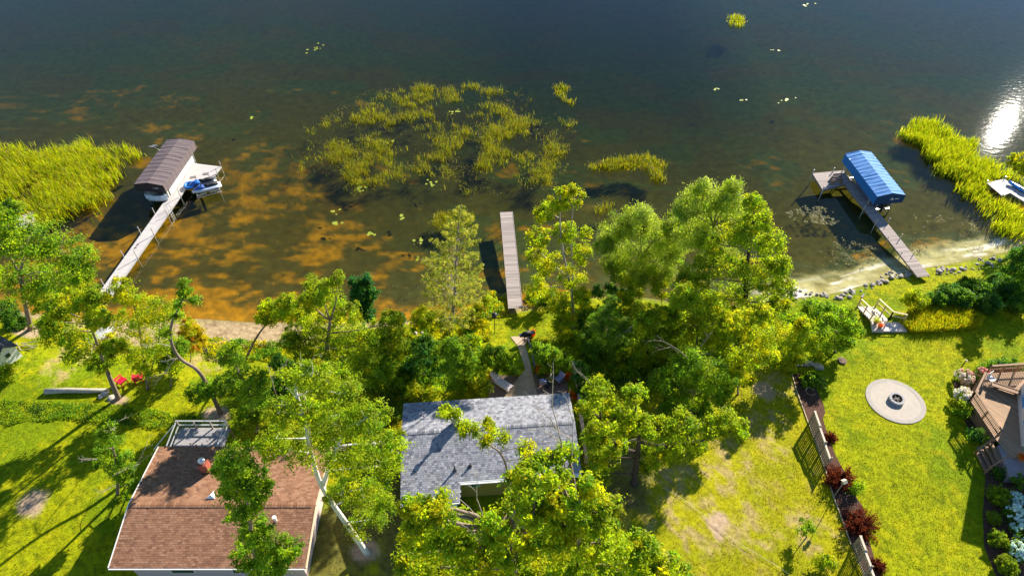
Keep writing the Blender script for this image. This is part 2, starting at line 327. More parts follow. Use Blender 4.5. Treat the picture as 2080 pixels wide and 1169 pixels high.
SPEC = {  # leaf length, aspect, clump radius, leaves per clump, palette (colour, weight), droop
    'maple':  dict(l=0.27, a=0.75, c=0.62, n=52, pal=[(GRN, 3), (YG, 3), (DRK, 1)], flat=0.45),
    'oak':    dict(l=0.24, a=0.62, c=0.50, n=48, pal=[(YG, 5), (GRN, 2), (OLV, 1.4), (YEL, 1.1)], flat=0.7),
    'yellow': dict(l=0.22, a=0.6, c=0.5, n=46, pal=[(YG, 4), (YEL, 2.2), (GRN, 1.2)], flat=0.7),
    'gold':   dict(l=0.26, a=0.6, c=0.52, n=50, pal=[(YG, 4), (YEL, 1.6), (GRN, 2.4)], flat=0.65),
    'birch':  dict(l=0.19, a=0.65, c=0.52, n=52, pal=[(YG, 4), (GRN, 2), (OLV, 1.5), (YEL, 0.6)], flat=0.6),
    'dark':   dict(l=0.22, a=0.7, c=0.48, n=50, pal=[(GRN, 2), (DRK, 3), (BLU, 1)], flat=0.75),
    'green':  dict(l=0.22, a=0.65, c=0.46, n=48, pal=[(GRN, 3.6), (YG, 2.6), (DRK, 1)], flat=0.75),
    'teal':   dict(l=0.26, a=0.7, c=0.4, n=46, pal=[(BLU, 3), (DRK, 2)], flat=0.8),
    'willow': dict(l=0.36, a=0.2, c=0.55, n=80, pal=[(PAL, 5), (YG, 2), (GRN, 1)], flat=0.9, up=0.7),
    'cedar':  dict(l=0.22, a=0.28, c=0.42, n=70, pal=[(GRN, 3), (PAL, 1.2), (DRK, 2)], flat=0.4, up=0.35),
    'sumac':  dict(l=0.24, a=0.4, c=0.4, n=46, pal=[(YEL, 3), (YG, 2), (RED, 1.4)], flat=0.6),
    'box':    dict(l=0.09, a=0.7, c=0.16, n=46, pal=[(YG, 3), (OLV, 3), (GRN, 1)], flat=0.9),
    'barberry': dict(l=0.10, a=0.4, c=0.2, n=40, pal=[(np.array((0.10, 0.016, 0.012)), 3), (np.array((0.055, 0.012, 0.010)), 3), (np.array((0.16, 0.035, 0.018)), 1)], flat=1.0, up=0.6),
}
TRI = [0]
def foliage(lobes, sp, dens=1.0, lscale=1.0, shade=1.0):
    """lobes: list of (centre, (rx,ry,rz)) -> pos, nrm, size, cols, tang, clump centres"""
    S = SPEC[sp]; pal = np.array([p for p, _ in S['pal']]); w = np.array([q for _, q in S['pal']]); w = w / w.sum()
    A, N, Z, C, T, CL = [], [], [], [], [], []
    for c, r in lobes:
        r = np.array(r); c = np.array(c); R_ = r.mean(); cr = S['c'] * np.clip(R_ / 1.6, 0.55, 1.25)
        nc = int(max(5, dens * 3.4 * (R_ / cr) ** 2))
        d = unit(rng.normal(size=(nc, 3))); rad = 0.30 + 0.72 * rng.random(nc) ** 0.5; rad = rad * (0.86 + 0.28 * rng.random(nc))
        cc = c + d * r * rad[:, None]; CL.append(cc)
        nl = rng.poisson(S['n'] * 1.5, nc) + 6; idx = np.repeat(np.arange(nc), nl); m = len(idx)
        crr = (cr * (0.65 + 0.8 * rng.random(nc)))[idx][:, None]
        off = rng.normal(size=(m, 3)) * 0.5; off[:, 2] *= S['flat']
        out = unit(0.75 * d + np.array([0.12, -0.1, 0.6]))[idx]
        pos = cc[idx] + off * crr - np.array([0, 0, 0.25]) * (np.sum(off[:, :2] ** 2, -1, keepdims=True)) * crr
        nr = unit(out * 0.9 + rng.normal(size=(m, 3)) * 0.55 + off * 0.35)
        base = pal[rng.choice(len(pal), nc, p=w)][idx] * 0.6 + pal[rng.choice(len(pal), m, p=w)] * 0.4
        base = base * (0.72 + 0.5 * rng.random((nc, 1)))[idx] * (0.8 + 0.4 * rng.random((m, 1)))
        tg = rng.normal(size=(m, 3)) + off * 1.2
        if S.get('up'): tg = tg * (1 - S['up']) + np.array([0, 0, 1.6]) * S['up'] + d[idx] * S['up'] * 0.8
        A.append(pos); N.append(nr); Z.append(S['l'] * 0.67 * lscale * (0.65 + 0.7 * rng.random(m))); C.append(base * shade); T.append(tg)
    return np.concatenate(A), np.concatenate(N), np.concatenate(Z), np.concatenate(C), np.concatenate(T), CL
M_BARK = mat('bark_brown', (0.20, 0.15, 0.11), 0.95, 0.45, 4, 0.02, stretch=(3, 3, 0.6), spec=0.1)
M_BARKD = mat('bark_dark', (0.06, 0.045, 0.035), 0.95, 0.45, 4, 0.02, stretch=(3, 3, 0.6), spec=0.1)
M_BARKW = mat('bark_birch', (0.62, 0.58, 0.52), 0.8, 0.45, 2.6, 0.01, stretch=(1, 1, 3.2), spec=0.1)
M_DEAD = mat('bare_wood', (0.34, 0.29, 0.24), 0.9, 0.3, 5, 0.01, spec=0.1)
def bez(a, b, sag=0.12, n=5):
    a, b = np.array(a, float), np.array(b, float); L = np.linalg.norm(b - a); j = rng.normal(size=3) * 0.06 * L
    mid = (a + b) / 2 + np.array([0, 0, sag * L]) + j
    return [tuple((1 - t) ** 2 * a + 2 * t * (1 - t) * mid + t * t * b) for t in np.linspace(0, 1, n)]
def smooth_line(pts, k=3):
    pts = [np.array(p, float) for p in pts]; out = []
    for i in range(len(pts) - 1):
        p0, p1, p2, p3 = pts[max(i - 1, 0)], pts[i], pts[i + 1], pts[min(i + 2, len(pts) - 1)]
        for t in np.linspace(0, 1, k, endpoint=False):
            out.append(0.5 * ((2 * p1) + (-p0 + p2) * t + (2 * p0 - 5 * p1 + 4 * p2 - p3) * t * t + (-p0 + 3 * p1 - 3 * p2 + p3) * t ** 3))
    out.append(pts[-1]); return out
def twigs(mb, a, b, r, lev=3, spread=0.55):
    a, b = np.array(a, float), np.array(b, float); mb.tube(bez(a, b, 0.08, 4), [r, r * 0.8, r * 0.6, r * 0.4], 5)
    if lev == 0: return
    L = np.linalg.norm(b - a)
    for k in range(3):
        t = 0.35 + 0.3 * k; st = a + (b - a) * t; d = unit(b - a + rng.normal(size=3) * L * spread); twigs(mb, st, st + d * L * (0.5 - 0.08 * k), r * 0.5, lev - 1, spread)
def make_tree(name, label, base, lobes, sp, trunk=None, tr=0.16, bark=None, cat='tree', group=None, dens=1.0, dead=(), stems=(), lscale=1.0, flatz=0.85, bits=5):
    """base pixel on the ground; lobes (px, py, radius px, offset metres away from the trunk's plane)"""
    g = G(*base); y0 = g[1]; L = []
    for lb in lobes:
        px, py, r = lb[:3]; dy = lb[3] if len(lb) > 3 else 0.0
        p = PY(px, py, y0 + dy); rm = r * depth(p) / FPX
        p[2] = max(p[2], hz(p[0], p[1]) + 0.45 * rm)
        L.append((p - g, (rm, rm * 1.0, rm * flatz)))
    o = empty(name, g, 0, label, cat, group)
    pos, nr, sz, cl, tg, CL = foliage(L, sp, dens, lscale)
    me = leaf_mesh('crown', pos, nr, sz, SPEC[sp]['a'], cl, leafmat('leaf'), tg); TRI[0] += 2 * len(pos); link('crown' if cat == 'tree' else 'foliage', me, o)
    mb = MB(); bark = bark or M_BARK
    tp = [(PY(t[0], t[1], y0 + (t[2] if len(t) > 2 else 0)) - g) for t in trunk] if trunk else None
    if tp is None:
        ctr = np.mean([c for c, _ in L], 0); lo = min(c[2] for c, _ in L)
        tp = [np.zeros(3), ctr * np.array([0.35, 0.35, 0]) + np.array([0, 0, max(0.3, 0.45 * lo)]), ctr * np.array([0.8, 0.8, 0.85])]
    tp[0] = np.array([0, 0, -0.15]); line = smooth_line(tp, 4); n = len(line)
    rad = [tr * (1.35 if i == 0 else 1) * (1 - 0.72 * i / (n - 1)) for i in range(n)]
    mb.tube(line, rad, 8)
    for st in stems:
        l2 = smooth_line([PY(t[0], t[1], y0 + (t[2] if len(t) > 2 else 0)) - g for t in st], 4); mb.tube(l2, [tr * 0.7 * (1 - 0.7 * i / (len(l2) - 1)) for i in range(len(l2))], 6); line = line + l2
    for (c, r), cl_ in zip(L, CL):
        low = [p for p in line if p[2] < c[2] + 0.1] or line[:2]
        st = min(low, key=lambda p: np.linalg.norm(p - c)); R0 = tr * 0.3
        mb.tube(bez(st, c, 0.05, 5), [R0, R0 * 0.85, R0 * 0.7, R0 * 0.55, R0 * 0.4], 5)
        for q in cl_[rng.permutation(len(cl_))[:bits]]: mb.tube(bez(c, q, 0.08, 3), [R0 * 0.4, R0 * 0.28, R0 * 0.15], 4, False)
    mb.build('trunk' if cat == 'tree' else 'stem', bark, o, True)
    for (a, b, r) in dead:
        d = MB(); twigs(d, PY(a[0], a[1], y0 + (a[2] if len(a) > 2 else 0)) - g, PY(b[0], b[1], y0 + (b[2] if len(b) > 2 else 0)) - g, r * .6, 3); tag(d.build('bare_branch', M_DEAD, o, True), 'bare grey dead branch')
    return o
def shrub(label, base, lobes, sp, group=None, name='shrub', **kw):
    return make_tree(name, label, base, lobes, sp, tr=kw.pop('tr', 0.05), cat='shrub', group=group, bits=4, **kw)
def pine(label, base, top, halfw_px, group=None):
    g = G(*base); t = PY(top[0], top[1], g[1]) - g; H = t[2]; sc = depth(g + t * 0.5) / FPX; W = halfw_px * sc
    o = empty('pine_tree', g, 0, label, 'tree', group); mb = MB()
    line = [t * k + np.array([0.12 * math.sin(5 * k), 0, 0]) for k in np.linspace(0, 1, 10)]; line[0] = np.array([0, 0, -.15]); mb.tube(line, [0.2 * (1 - 0.9 * k) for k in np.linspace(0, 1, 10)], 8)
    pos, nr, tg, cl, sz = [], [], [], [], []
    pal = np.array([(0.30, 0.31, 0.05), (0.18, 0.23, 0.04), (0.38, 0.36, 0.08)])
    h = 0.12 * H; k = 0
    while h < H * 0.985:
        f = h / H; prof = np.interp(f, [0.1, 0.25, 0.45, 0.62, 0.8, 1.0], [0.75, 0.95, 1.0, 0.72, 0.46, 0.05])
        nb = 6 if f < 0.7 else 5
        for b in range(nb):
            if rng.random() < 0.14: continue
            a = 2 * math.pi * (b + rng.random() * 0.6) / nb + k; ln = W * prof * (0.7 + 0.45 * rng.random())
            st = t * f; dirv = np.array([math.cos(a), math.sin(a), 0.10 + 0.35 * f]); en = st + dirv * ln + np.array([0, 0, 0.10 * ln])
            pts = bez(st, en, -0.06, 6); r0 = 0.045 * (1 - 0.6 * f); mb.tube(pts, [r0 * (1 - 0.14 * i) for i in range(6)], 4, False)
            nt = int(4 + 6.5 * ln)
            for q in range(nt):
                u = 0.35 + 0.68 * rng.random(); p = st + (en - st) * min(u, 1.0); side = np.array([-math.sin(a), math.cos(a), 0]) * rng.normal() * 0.16 * ln * (1.15 - u) ** 0.7
                p = p + side + np.array([0, 0, 0.05 * rng.normal()]); m = 13
                dd = unit(rng.normal(size=(m, 3)) * 0.8 + dirv * 0.8 + np.array([0, 0, 0.5])); c = pal[rng.integers(3)] * (0.7 + 0.6 * rng.random())
                pos.append(p + dd * 0.11 + rng.normal(size=(m, 3)) * 0.05); tg.append(dd); nr.append(rng.normal(size=(m, 3)) + np.array([0, 0, 0.8])); cl.append(np.repeat(c[None], m, 0)); sz.append(np.full(m, 0.25))
        h += 0.05 * H * (1.15 - 0.5 * f); k += 1.1
    pos, nr, tg, cl, sz = [np.concatenate(v) for v in (pos, nr, tg, cl, sz)]; TRI[0] += 2 * len(pos)
    link('crown', leaf_mesh('crown', pos, nr, sz, 0.16, cl, leafmat('leaf'), tg), o); mb.build('trunk', M_DEAD if False else mat('bark_pine', (0.24, 0.20, 0.17), 0.95, 0.4, 4, 0.02, spec=0.1), o, True); return o
def cover(name, label, polys, n, hmin, hmax, sp, size=0.2, excl=(), cat='undergrowth', lump=0.6):
    """low uncountable leafy growth over ground polygons"""
    pal = np.array([p for p, _ in SPEC[sp]['pal']]); X, Y = [], []
    ar = [abs(sum(p[i][0] * p[(i + 1) % len(p)][1] - p[(i + 1) % len(p)][0] * p[i][1] for i in range(len(p)))) for p in polys]
    for p, a in zip(polys, ar):
        p = np.array(p); lo, hi = p.min(0), p.max(0); k = int(n * a / sum(ar)); x = lo[0] + (hi[0] - lo[0]) * rng.random(k * 3); y = lo[1] + (hi[1] - lo[1]) * rng.random(k * 3)
        i = inpoly(x + 0.35 * (fbm(x, y, 3) - .5), y + .7 * (fbm(x, y, 4) - .5), p); X.append(x[i][:k]); Y.append(y[i][:k])
    x, y = np.concatenate(X), np.concatenate(Y)
    for e in excl: i = ~inpoly(x, y, e); x, y = x[i], y[i]
    b = fbm(x * lump * 1.6, y * lump * 1.6, 71, 4); b = sstep(0.3, 0.7, b); m = len(x)
    z = height(x, y) + (hmin + (hmax - hmin) * b) * (0.35 + 0.65 * rng.random(m) ** 0.5)
    c = pal[(np.clip(fbm(x * 0.8, y * 0.8, 77) * 1.6 - 0.3 + rng.normal(0, .15, m), 0, 0.999) * len(pal)).astype(int)] * (0.6 + 0.7 * rng.random((m, 1)))
    nr = rng.normal(size=(m, 3)) * 0.6 + np.array([0, -0.15, 0.8]); tg = rng.normal(size=(m, 3)) + np.array([0, 0, SPEC[sp].get('up', 0.2) * 2])
    TRI[0] += 2 * m
    return tag(link(name, leaf_mesh(name, np.stack([x, y, z], -1), nr, size * (0.6 + 0.8 * rng.random(m)), SPEC[sp]['a'], c, leafmat('leaf'), tg)), label, cat, kind='stuff')
def reeds(name, label, x, y, h, c, lean=0.18, wd=0.03, z0=None, cat='reeds', mtr=0.4):
    n = len(x); z = np.zeros(n) - 0.05 if z0 is None else z0; a = rng.random(n) * 2 * np.pi; ln = rng.normal(0, lean, (n, 2)) + np.array([-0.05, -0.02]); dx, dy = np.cos(a) * wd, np.sin(a) * wd
    m1 = np.stack([x + ln[:, 0] * h * 0.4, y + ln[:, 1] * h * 0.4, z + h * 0.6], -1); tp = np.stack([x + ln[:, 0] * h * 1.3, y + ln[:, 1] * h * 1.3, z + h * (1 - 0.4 * np.abs(ln[:, 0]))], -1)
    d = np.stack([dx, dy, dx * 0], -1); b = np.stack([x, y, z], -1)
    v = np.stack([b - d, b + d, m1 + d * 0.8, m1 - d * 0.8, tp], 1).reshape(-1, 3); k = np.arange(n)[:, None] * 5
    f = np.concatenate([k + np.array([[0, 1, 2]]), k + np.array([[0, 2, 3]]), k + np.array([[3, 2, 4]])]); TRI[0] += len(f)
    return tag(link(name, np_mesh(name, v, f, leafmat('reed', mtr), np.repeat(c, 5, 0))), label, cat, kind='stuff')
def scatter(poly, n):
    p = np.array([q[:2] for q in poly]); lo, hi = p.min(0), p.max(0); X, Y = [], []; got = 0
    while got < n:
        x = lo[0] + (hi[0] - lo[0]) * rng.random(n * 2); y = lo[1] + (hi[1] - lo[1]) * rng.random(n * 2); i = inpoly(x, y, p); X.append(x[i]); Y.append(y[i]); got += i.sum()
    return np.concatenate(X)[:n], np.concatenate(Y)[:n]
# ================================================================== BUILDINGS, DOCKS, LIFTS
def proj(p):
    d = np.asarray(p, float) - CP; z = d @ FWD; return 1040 + FPX * (d @ RIGHT) / z, 584.5 - FPX * (d @ UPV) / z
def xy(a): return np.array(a[:2], float)
M_WOODG = mat('weathered_plank', (0.31, 0.26, 0.235), 0.9, 0.3, 2.5, 0.006, stretch=(1, 9, 1), rand=0.22)
M_WOODD = mat('grey_timber', (0.20, 0.165, 0.14), 0.9, 0.35, 3, 0.01, stretch=(1, 6, 1))
M_DECK = mat('deck_board', (0.34, 0.215, 0.125), 0.8, 0.28, 2.2, 0.006, stretch=(0.6, 6, 1), rand=0.18)
M_RAIL = mat('deck_rail_wood', (0.24, 0.135, 0.075), 0.75, 0.25, 4, stretch=(1, 5, 1))
M_WHITE = mat('white_paint', (0.72, 0.70, 0.66), 0.5, 0.1, 3)
M_ALU = mat('aluminium', (0.62, 0.62, 0.61), 0.38, 0.12, 6, metal=0.6)
M_DOCKW = mat('pale_dock_panel', (0.46, 0.42, 0.39), 0.75, 0.10, 3, rand=0.07)
M_DARKM = mat('dark_metal', (0.035, 0.035, 0.04), 0.5, 0.2, 8)
M_BLACK = mat('black_rubber', (0.018, 0.018, 0.02), 0.7, 0.2, 8)
M_FENCE = mat('fence_wood', (0.27, 0.225, 0.165), 0.9, 0.35, 3.0, 0.006, stretch=(4, 4, 0.7), rand=0.2)
def strip_dock(name, label, a, b, width, z, n, mplank, mframe, group=None, posts=(), post_h=0.9, pl_t=0.04, gap=0.022, end_z=None, cat='dock', pmat=None, posttop=0.75):
    """a (shore end), b (lake end) world xy centre line; planks across, each its own object"""
    a, b = xy(a), xy(b); L = np.linalg.norm(b - a); rz = math.atan2(b[1] - a[1], b[0] - a[0])
    o = empty(name, (a[0], a[1], 0), rz, label, cat, group); pitch = L / n
    me = MB().box((0, 0, 0), (pitch - gap, width, pl_t)).mesh('plank', mplank)
    for i in range(n):
        link('plank', me, o, ((i + 0.5) * pitch, rng.normal(0, 0.008), z + rng.normal(0, 0.0035)), (rng.normal(0, 0.004), rng.normal(0, 0.01), rng.normal(0, 0.004)))
    for s in (-1, 1):
        MB().box((L / 2, s * (width / 2 - 0.06), z - pl_t / 2 - 0.085), (L - 0.02, 0.05, 0.16)).build('stringer', mframe, o)
    for (t, s) in posts:
        x = t * L; wx = a + (b - a) * t; zb = hz(*wx) - 0.3
        MB().tube([(x, s * (width / 2 + 0.05), zb), (x, s * (width / 2 + 0.05), z + post_h * (posttop + 0.5 * rng.random()))], 0.04, 8).build('post', pmat or mframe, o)
    return o, L, rz
def clip_strip(poly, y0, y1):
    def cut(p, f):
        out = []
        for i in range(len(p)):
            a, b = p[i], p[(i + 1) % len(p)]; fa, fb = f(a), f(b)
            if fa >= 0: out.append(a)
            if (fa >= 0) != (fb >= 0): t = fa / (fa - fb); out.append((a[0] + (b[0] - a[0]) * t, a[1] + (b[1] - a[1]) * t))
        return out
    p = cut(list(poly), lambda q: q[1] - y0); p = cut(p, lambda q: y1 - q[1]) if p else p
    return p
def planks_poly(parent, poly, ang, pitch, gap, z, t, m, name='plank'):
    c, s = math.cos(-ang), math.sin(-ang); rp = [(p[0] * c - p[1] * s, p[0] * s + p[1] * c) for p in poly]
    y = min(p[1] for p in rp); y1 = max(p[1] for p in rp)
    while y < y1 - 0.02:
        q = clip_strip(rp, y, y + pitch - gap)
        if len(q) > 2:
            mb = MB(); dz = rng.normal(0, 0.002); c2, s2 = math.cos(ang), math.sin(ang)
            ctr = np.mean(np.array(q), 0); mb.prism([(p[0] * c2 - p[1] * s2, p[0] * s2 + p[1] * c2) for p in q], z - t + dz, z + dz); mb.build(name, m, parent)
        y += pitch
# ------------------------------------------------------------------ shingled gable roofs
def shingles(parent, u0, u1, d0, d1, sgn, zr, slope, exposure, tw, pal, m, irregular=0.0, cutout=None):
    v, f4, cs = [], [], []; th = math.atan(slope); ca, sa = math.cos(th), math.sin(th); nrm = np.array([0, sgn * sa, ca])
    S = d1 / ca; s0 = d0 / ca; row = 0; s = S + 0.03
    F = []
    while s > s0 + 0.02:
        u = u0 - tw * ((row % 2) * 0.5 + irregular * rng.random())
        while u < u1:
            wd = tw * (1 + irregular * rng.normal() * 0.4); wd = max(wd, 0.3 * tw); a, b = max(u, u0), min(u + wd - 0.012, u1); u += wd
            if b - a < 0.03: continue
            if cutout and cutout(0.5 * (a + b), s * ca): continue
            def pt(uu, ss, off): return np.array([uu, sgn * ss * ca, zr - ss * sa]) + nrm * off
            top = max(s - exposure - 0.03, s0); lift = 0.012 + 0.004 * rng.random(); n = len(v)
            v += [pt(a, s, lift), pt(b, s, lift), pt(b, top, 0.008), pt(a, top, 0.008), pt(a, s, 0.0), pt(b, s, 0.0)]
            c = pal[rng.integers(len(pal))] * (0.88 + 0.24 * rng.random()); cs += [c] * 6
            F += [(n, n + 1, n + 2, n + 3) if sgn < 0 else (n + 3, n + 2, n + 1, n), (n + 4, n + 5, n + 1, n) if sgn < 0 else (n, n + 1, n + 5, n + 4)]
        s -= exposure; row += 1
    return tag(link('shingles', np_mesh('shingles', np.array(v), np.array(F), m, np.array(cs)), parent), kind='stuff')
def gable(name, label, r0, r1, zr, far, ze, near, overhang, wallm, pal, shm, rake_m, exposure, tw, irr, cutout=None, near_full=None):
    A, B = P(*r0, zr), P(*r1, zr); rz = math.atan2(B[1] - A[1], B[0] - A[0]); C = (A + B) / 2; W = np.linalg.norm((B - A)[:2]); gz = hz(C[0], C[1])
    u = np.array([math.cos(rz), math.sin(rz)]); vv = np.array([-u[1], u[0]])
    df = float((P(*far, ze) - A)[:2] @ vv); slope = (zr - ze) / df
    def solve(px):  # distance from the ridge of a point on the near slope seen at this pixel
        best = None
        for d in np.linspace(1, 9, 801):
            q = P(*px, zr - slope * d); e = abs(-(q - A)[:2] @ vv - d)
            if best is None or e < best[0]: best = (e, d, float((q - A)[:2] @ u) - W / 2)
        return best[1], best[2]
    dn, _ = solve(near); print(name, 'W', W, 'far', df, 'near', dn, 'slope deg', math.degrees(math.atan(slope)), 'gz', gz)
    o = empty(name, (C[0], C[1], gz), rz, label, 'house'); h = W / 2
    return o, h, df, dn, slope, zr - gz, solve
def roof_slab(o, pts_near, h, df, zr, slope, m, t=0.16):
    mb = MB()
    def slab(poly):
        top = [(x, y, zr - slope * abs(y)) for x, y in poly]; n = len(top); bot = [(x, y, z - t) for x, y, z in top]
        mb._add(top + bot, [tuple(range(n)), tuple(range(2 * n - 1, n - 1, -1))] + [((i + 1) % n, i, n + i, n + (i + 1) % n) for i in range(n)])
    slab([(-h, 0), (h, 0), (h, df), (-h, df)])
    for poly in pts_near: slab(poly)
    return mb.build('roof', m, o)
# grey cottage: near slope has a deeper porch part on its left and a recess with an octagonal window
PG = [np.array(c) for c in ((0.20, 0.20, 0.22), (0.245, 0.245, 0.265), (0.30, 0.30, 0.32), (0.145, 0.145, 0.17), (0.22, 0.222, 0.245), (0.26, 0.26, 0.28))]
M_SHG = mat('grey_shingle', (1, 1, 1), 0.95, 0.22, 14, 0.0, attr=True, spec=0.15)
M_FASC = mat('pale_trim', (0.55, 0.54, 0.52), 0.6, 0.1, 3); M_OLIVE = mat('olive_siding', (0.20, 0.155, 0.02), 0.8, 0.12, 3, stretch=(1, 1, 8))
gh, hw, gdf, gdn, gsl, gzr, gsolve = gable('cottage', 'cottage with grey shingle roof and olive walls beside the paved patio', (815, 879), (1168, 856), 5.2, (819, 819.5), 4.6, (1008, 975), 0.3, M_OLIVE, PG, M_SHG, M_FASC, 0.15, 0.34, 0.5)
dpor, _ = gsolve((818, 1026)); _, uc = gsolve((933, 980)); dpor2, _ = gsolve((935, 1021))
rf = roof_slab(gh, [[(h_, y_) for h_, y_ in ((-hw, 0), (-hw, -dpor), (uc, -dpor), (uc, 0))], [(uc, 0), (uc, -gdn), (hw, -gdn), (hw, 0)]], hw, gdf, gzr, gsl, M_FASC)
shingles(rf, -hw, hw, 0, gdf, 1, gzr, gsl, 0.15, 0.21, PG, M_SHG, 0.5)
shingles(rf, -hw, hw, 0, dpor, -1, gzr, gsl, 0.15, 0.21, PG, M_SHG, 0.5, cutout=lambda u, d: u > uc and d > gdn)
cap = MB()
for k in range(int(2 * hw / 0.16)):
    cap.cc = tuple(PG[rng.integers(len(PG))] * (0.8 + 0.3 * rng.random())); x = -hw + 0.16 * (k + .5)
    for s in (-1, 1): cap._add([(x - .075, 0, gzr + .045), (x + .075, 0, gzr + .035), (x + .075, s * .17, gzr + .035 - gsl * .17), (x - .075, s * .17, gzr + .045 - gsl * .17)], [(0, 1, 2, 3) if s > 0 else (3, 2, 1, 0)])
cap.build('ridge_cap', M_SHG, rf)
ov = 0.35
wl = MB(); e1 = gzr - gsl * gdf - 0.1
wl._add([(-hw + ov, gdf - ov, 0), (hw - ov, gdf - ov, 0), (hw - ov, -gdn + ov, 0), (-hw + ov, -gdn + ov, 0), (-hw + ov, gdf - ov, gzr - gsl * (gdf - ov) - .17), (hw - ov, gdf - ov, gzr - gsl * (gdf - ov) - .17), (hw - ov, -gdn + ov, gzr - gsl * (gdn - ov) - .17), (-hw + ov, -gdn + ov, gzr - gsl * (gdn - ov) - .17), (-hw + ov, 0, gzr - .17), (hw - ov, 0, gzr - .17)],
        [(0, 1, 5, 4), (2, 3, 7, 6), (1, 2, 6, 9, 5), (3, 0, 4, 8, 7)]); wl.build('wall', M_OLIVE, gh)
por = MB(); por.box(((-hw + ov + uc - 0.25) / 2, -(gdn + dpor) / 2 + 0.2, (gzr - gsl * dpor) / 2 - 0.12), (uc - 0.25 + hw - ov, dpor - gdn - 0.2, gzr - gsl * dpor - 0.25)); por.build('porch_wall', mat('pale_siding', (0.52, 0.54, 0.50), 0.7, 0.1, 3, stretch=(1, 1, 8)), gh)
gut = MB(); gut.box(((uc + hw) / 2, -gdn - 0.06, gzr - gsl * gdn - 0.07), (hw - uc - 0.02, 0.11, 0.10)); gut.build('gutter', M_WHITE, gh)
gut = MB(); gut.box(((uc - hw) / 2, -dpor - 0.06, gzr - gsl * dpor - 0.07), (hw + uc - 0.02, 0.11, 0.10)); gut.build('gutter', M_WHITE, gh)
# octagonal window in the recessed wall
wx = uc + 0.95; wy = -gdn + ov; wz = gzr - gsl * gdn - 0.85
M_GREENP = mat('green_frame', (0.22, 0.36, 0.17), 0.5, 0.1, 3); ring = []; fr = MB()
for r_, z_ in ((0.46, 0.0), (0.46, 0.09), (0.34, 0.09), (0.34, 0.0)): ring += [(r_ * math.cos(R(22.5 + 45 * k)), -z_, r_ * math.sin(R(22.5 + 45 * k))) for k in range(8)]
fr._add(ring, [(a * 8 + k, a * 8 + (k + 1) % 8, ((a + 1) % 4) * 8 + (k + 1) % 8, ((a + 1) % 4) * 8 + k) for a in range(4) for k in range(8)])
wnd = fr.build('window_frame', M_GREENP, gh, loc=(wx, wy - .002, wz))
pn = MB(); pn._add([(0.36 * math.cos(R(22.5 + 45 * k)), -.03, 0.36 * math.sin(R(22.5 + 45 * k))) for k in range(8)], [tuple(range(8))[::-1]]); pn.build('pane', mat('dark_glass', (0.02, 0.05, 0.03), 0.08, 0.1, 2), wnd)
for s in (-1, 1): mb_ = MB(); mb_.box((s * .0, -.05, 0), (.03, .03, .68) if s > 0 else (.68, .028, .03)); mb_.build('glazing_bar', M_GREENP, wnd)
# chimney, vent pipes
def roof_pt(px, dd=0):  # point on the near slope seen at a pixel -> local
    d, u = gsolve(px); return u, -d, gzr - gsl * d
def roof_far(px):
    best = min(((abs((P(*px, 5.2 - gsl * d) - P(815, 879, 5.2))[:2] @ np.array([-math.sin(gh.rotation_euler[2]), math.cos(gh.rotation_euler[2])]) - d), d) for d in np.linspace(0, 4, 401)))
    q = P(*px, 5.2 - gsl * best[1]) - P(815, 879, 5.2); return float(q[:2] @ np.array([math.cos(gh.rotation_euler[2]), math.sin(gh.rotation_euler[2])])) - hw, best[1], gzr - gsl * best[1]
cu, cd, cz = roof_far((930, 860))
ch = MB(); ch.box((cu, cd, cz + 0.35), (0.62, 0.5, 1.1)); chim = ch.build('chimney', mat('grey_brick', (0.30, 0.28, 0.27), 0.9, 0.3, 8, 0.01), gh)
ch = MB(); ch.box((cu, cd, cz + 0.95), (0.74, 0.62, 0.10)); ch.build('chimney_cap', mat('pale_cap', (0.70, 0.68, 0.64), 0.6), chim)
ch = MB(); ch.tube([(cu + .05, cd, cz + 1.0), (cu + .05, cd, cz + 1.75)], 0.10, 10); ch.lathe([(0.20, 1.66), (0.05, 1.86)], 10, (cu + .05, cd, cz)); ch.build('flue', M_ALU, chim)
for px, hh in (((924, 955), 0.55), ((955, 946), 0.3)):
    u_, d_, z_ = roof_pt(px); v_ = MB(); v_.tube([(u_, d_, z_ - .05), (u_, d_, z_ + hh)], 0.06, 8); v_.lathe([(0.15, 0.0), (0.07, 0.18)], 8, (u_, d_, z_)); v_.build('vent_pipe', M_DARKM, gh)
# brown house
PB = [np.array(c) for c in ((0.215, 0.108, 0.062), (0.25, 0.13, 0.076), (0.18, 0.09, 0.053), (0.27, 0.145, 0.088), (0.23, 0.117, 0.068))]
M_SHB = mat('brown_shingle', (1, 1, 1), 0.95, 0.2, 14, 0.0, attr=True, spec=0.1); M_PINK = mat('pinkish_siding', (0.50, 0.38, 0.34), 0.8, 0.1, 3, stretch=(1, 1, 8)); M_TAN = mat('tan_trim', (0.62, 0.42, 0.27), 0.7, 0.12, 4)
bh, bw, bdf, bdn, bsl, bzr, bsolve = gable('house', 'house with brown shingle roof, brick chimney and rear deck', (262, 1024.5), (641, 1024.5), 5.2, (323, 907), 4.5, (242, 1152), 0.3, M_PINK, PB, M_SHB, M_TAN, 0.15, 0.3, 0.0)
brf = roof_slab(bh, [[(-bw, 0), (-bw, -bdn), (bw, -bdn), (bw, 0)]], bw, bdf, bzr, bsl, M_TAN)
shingles(brf, -bw, bw, 0, bdf, 1, bzr, bsl, 0.14, 0.25, PB, M_SHB, 0.05); shingles(brf, -bw, bw, 0, bdn, -1, bzr, bsl, 0.14, 0.25, PB, M_SHB, 0.05)
cap = MB()
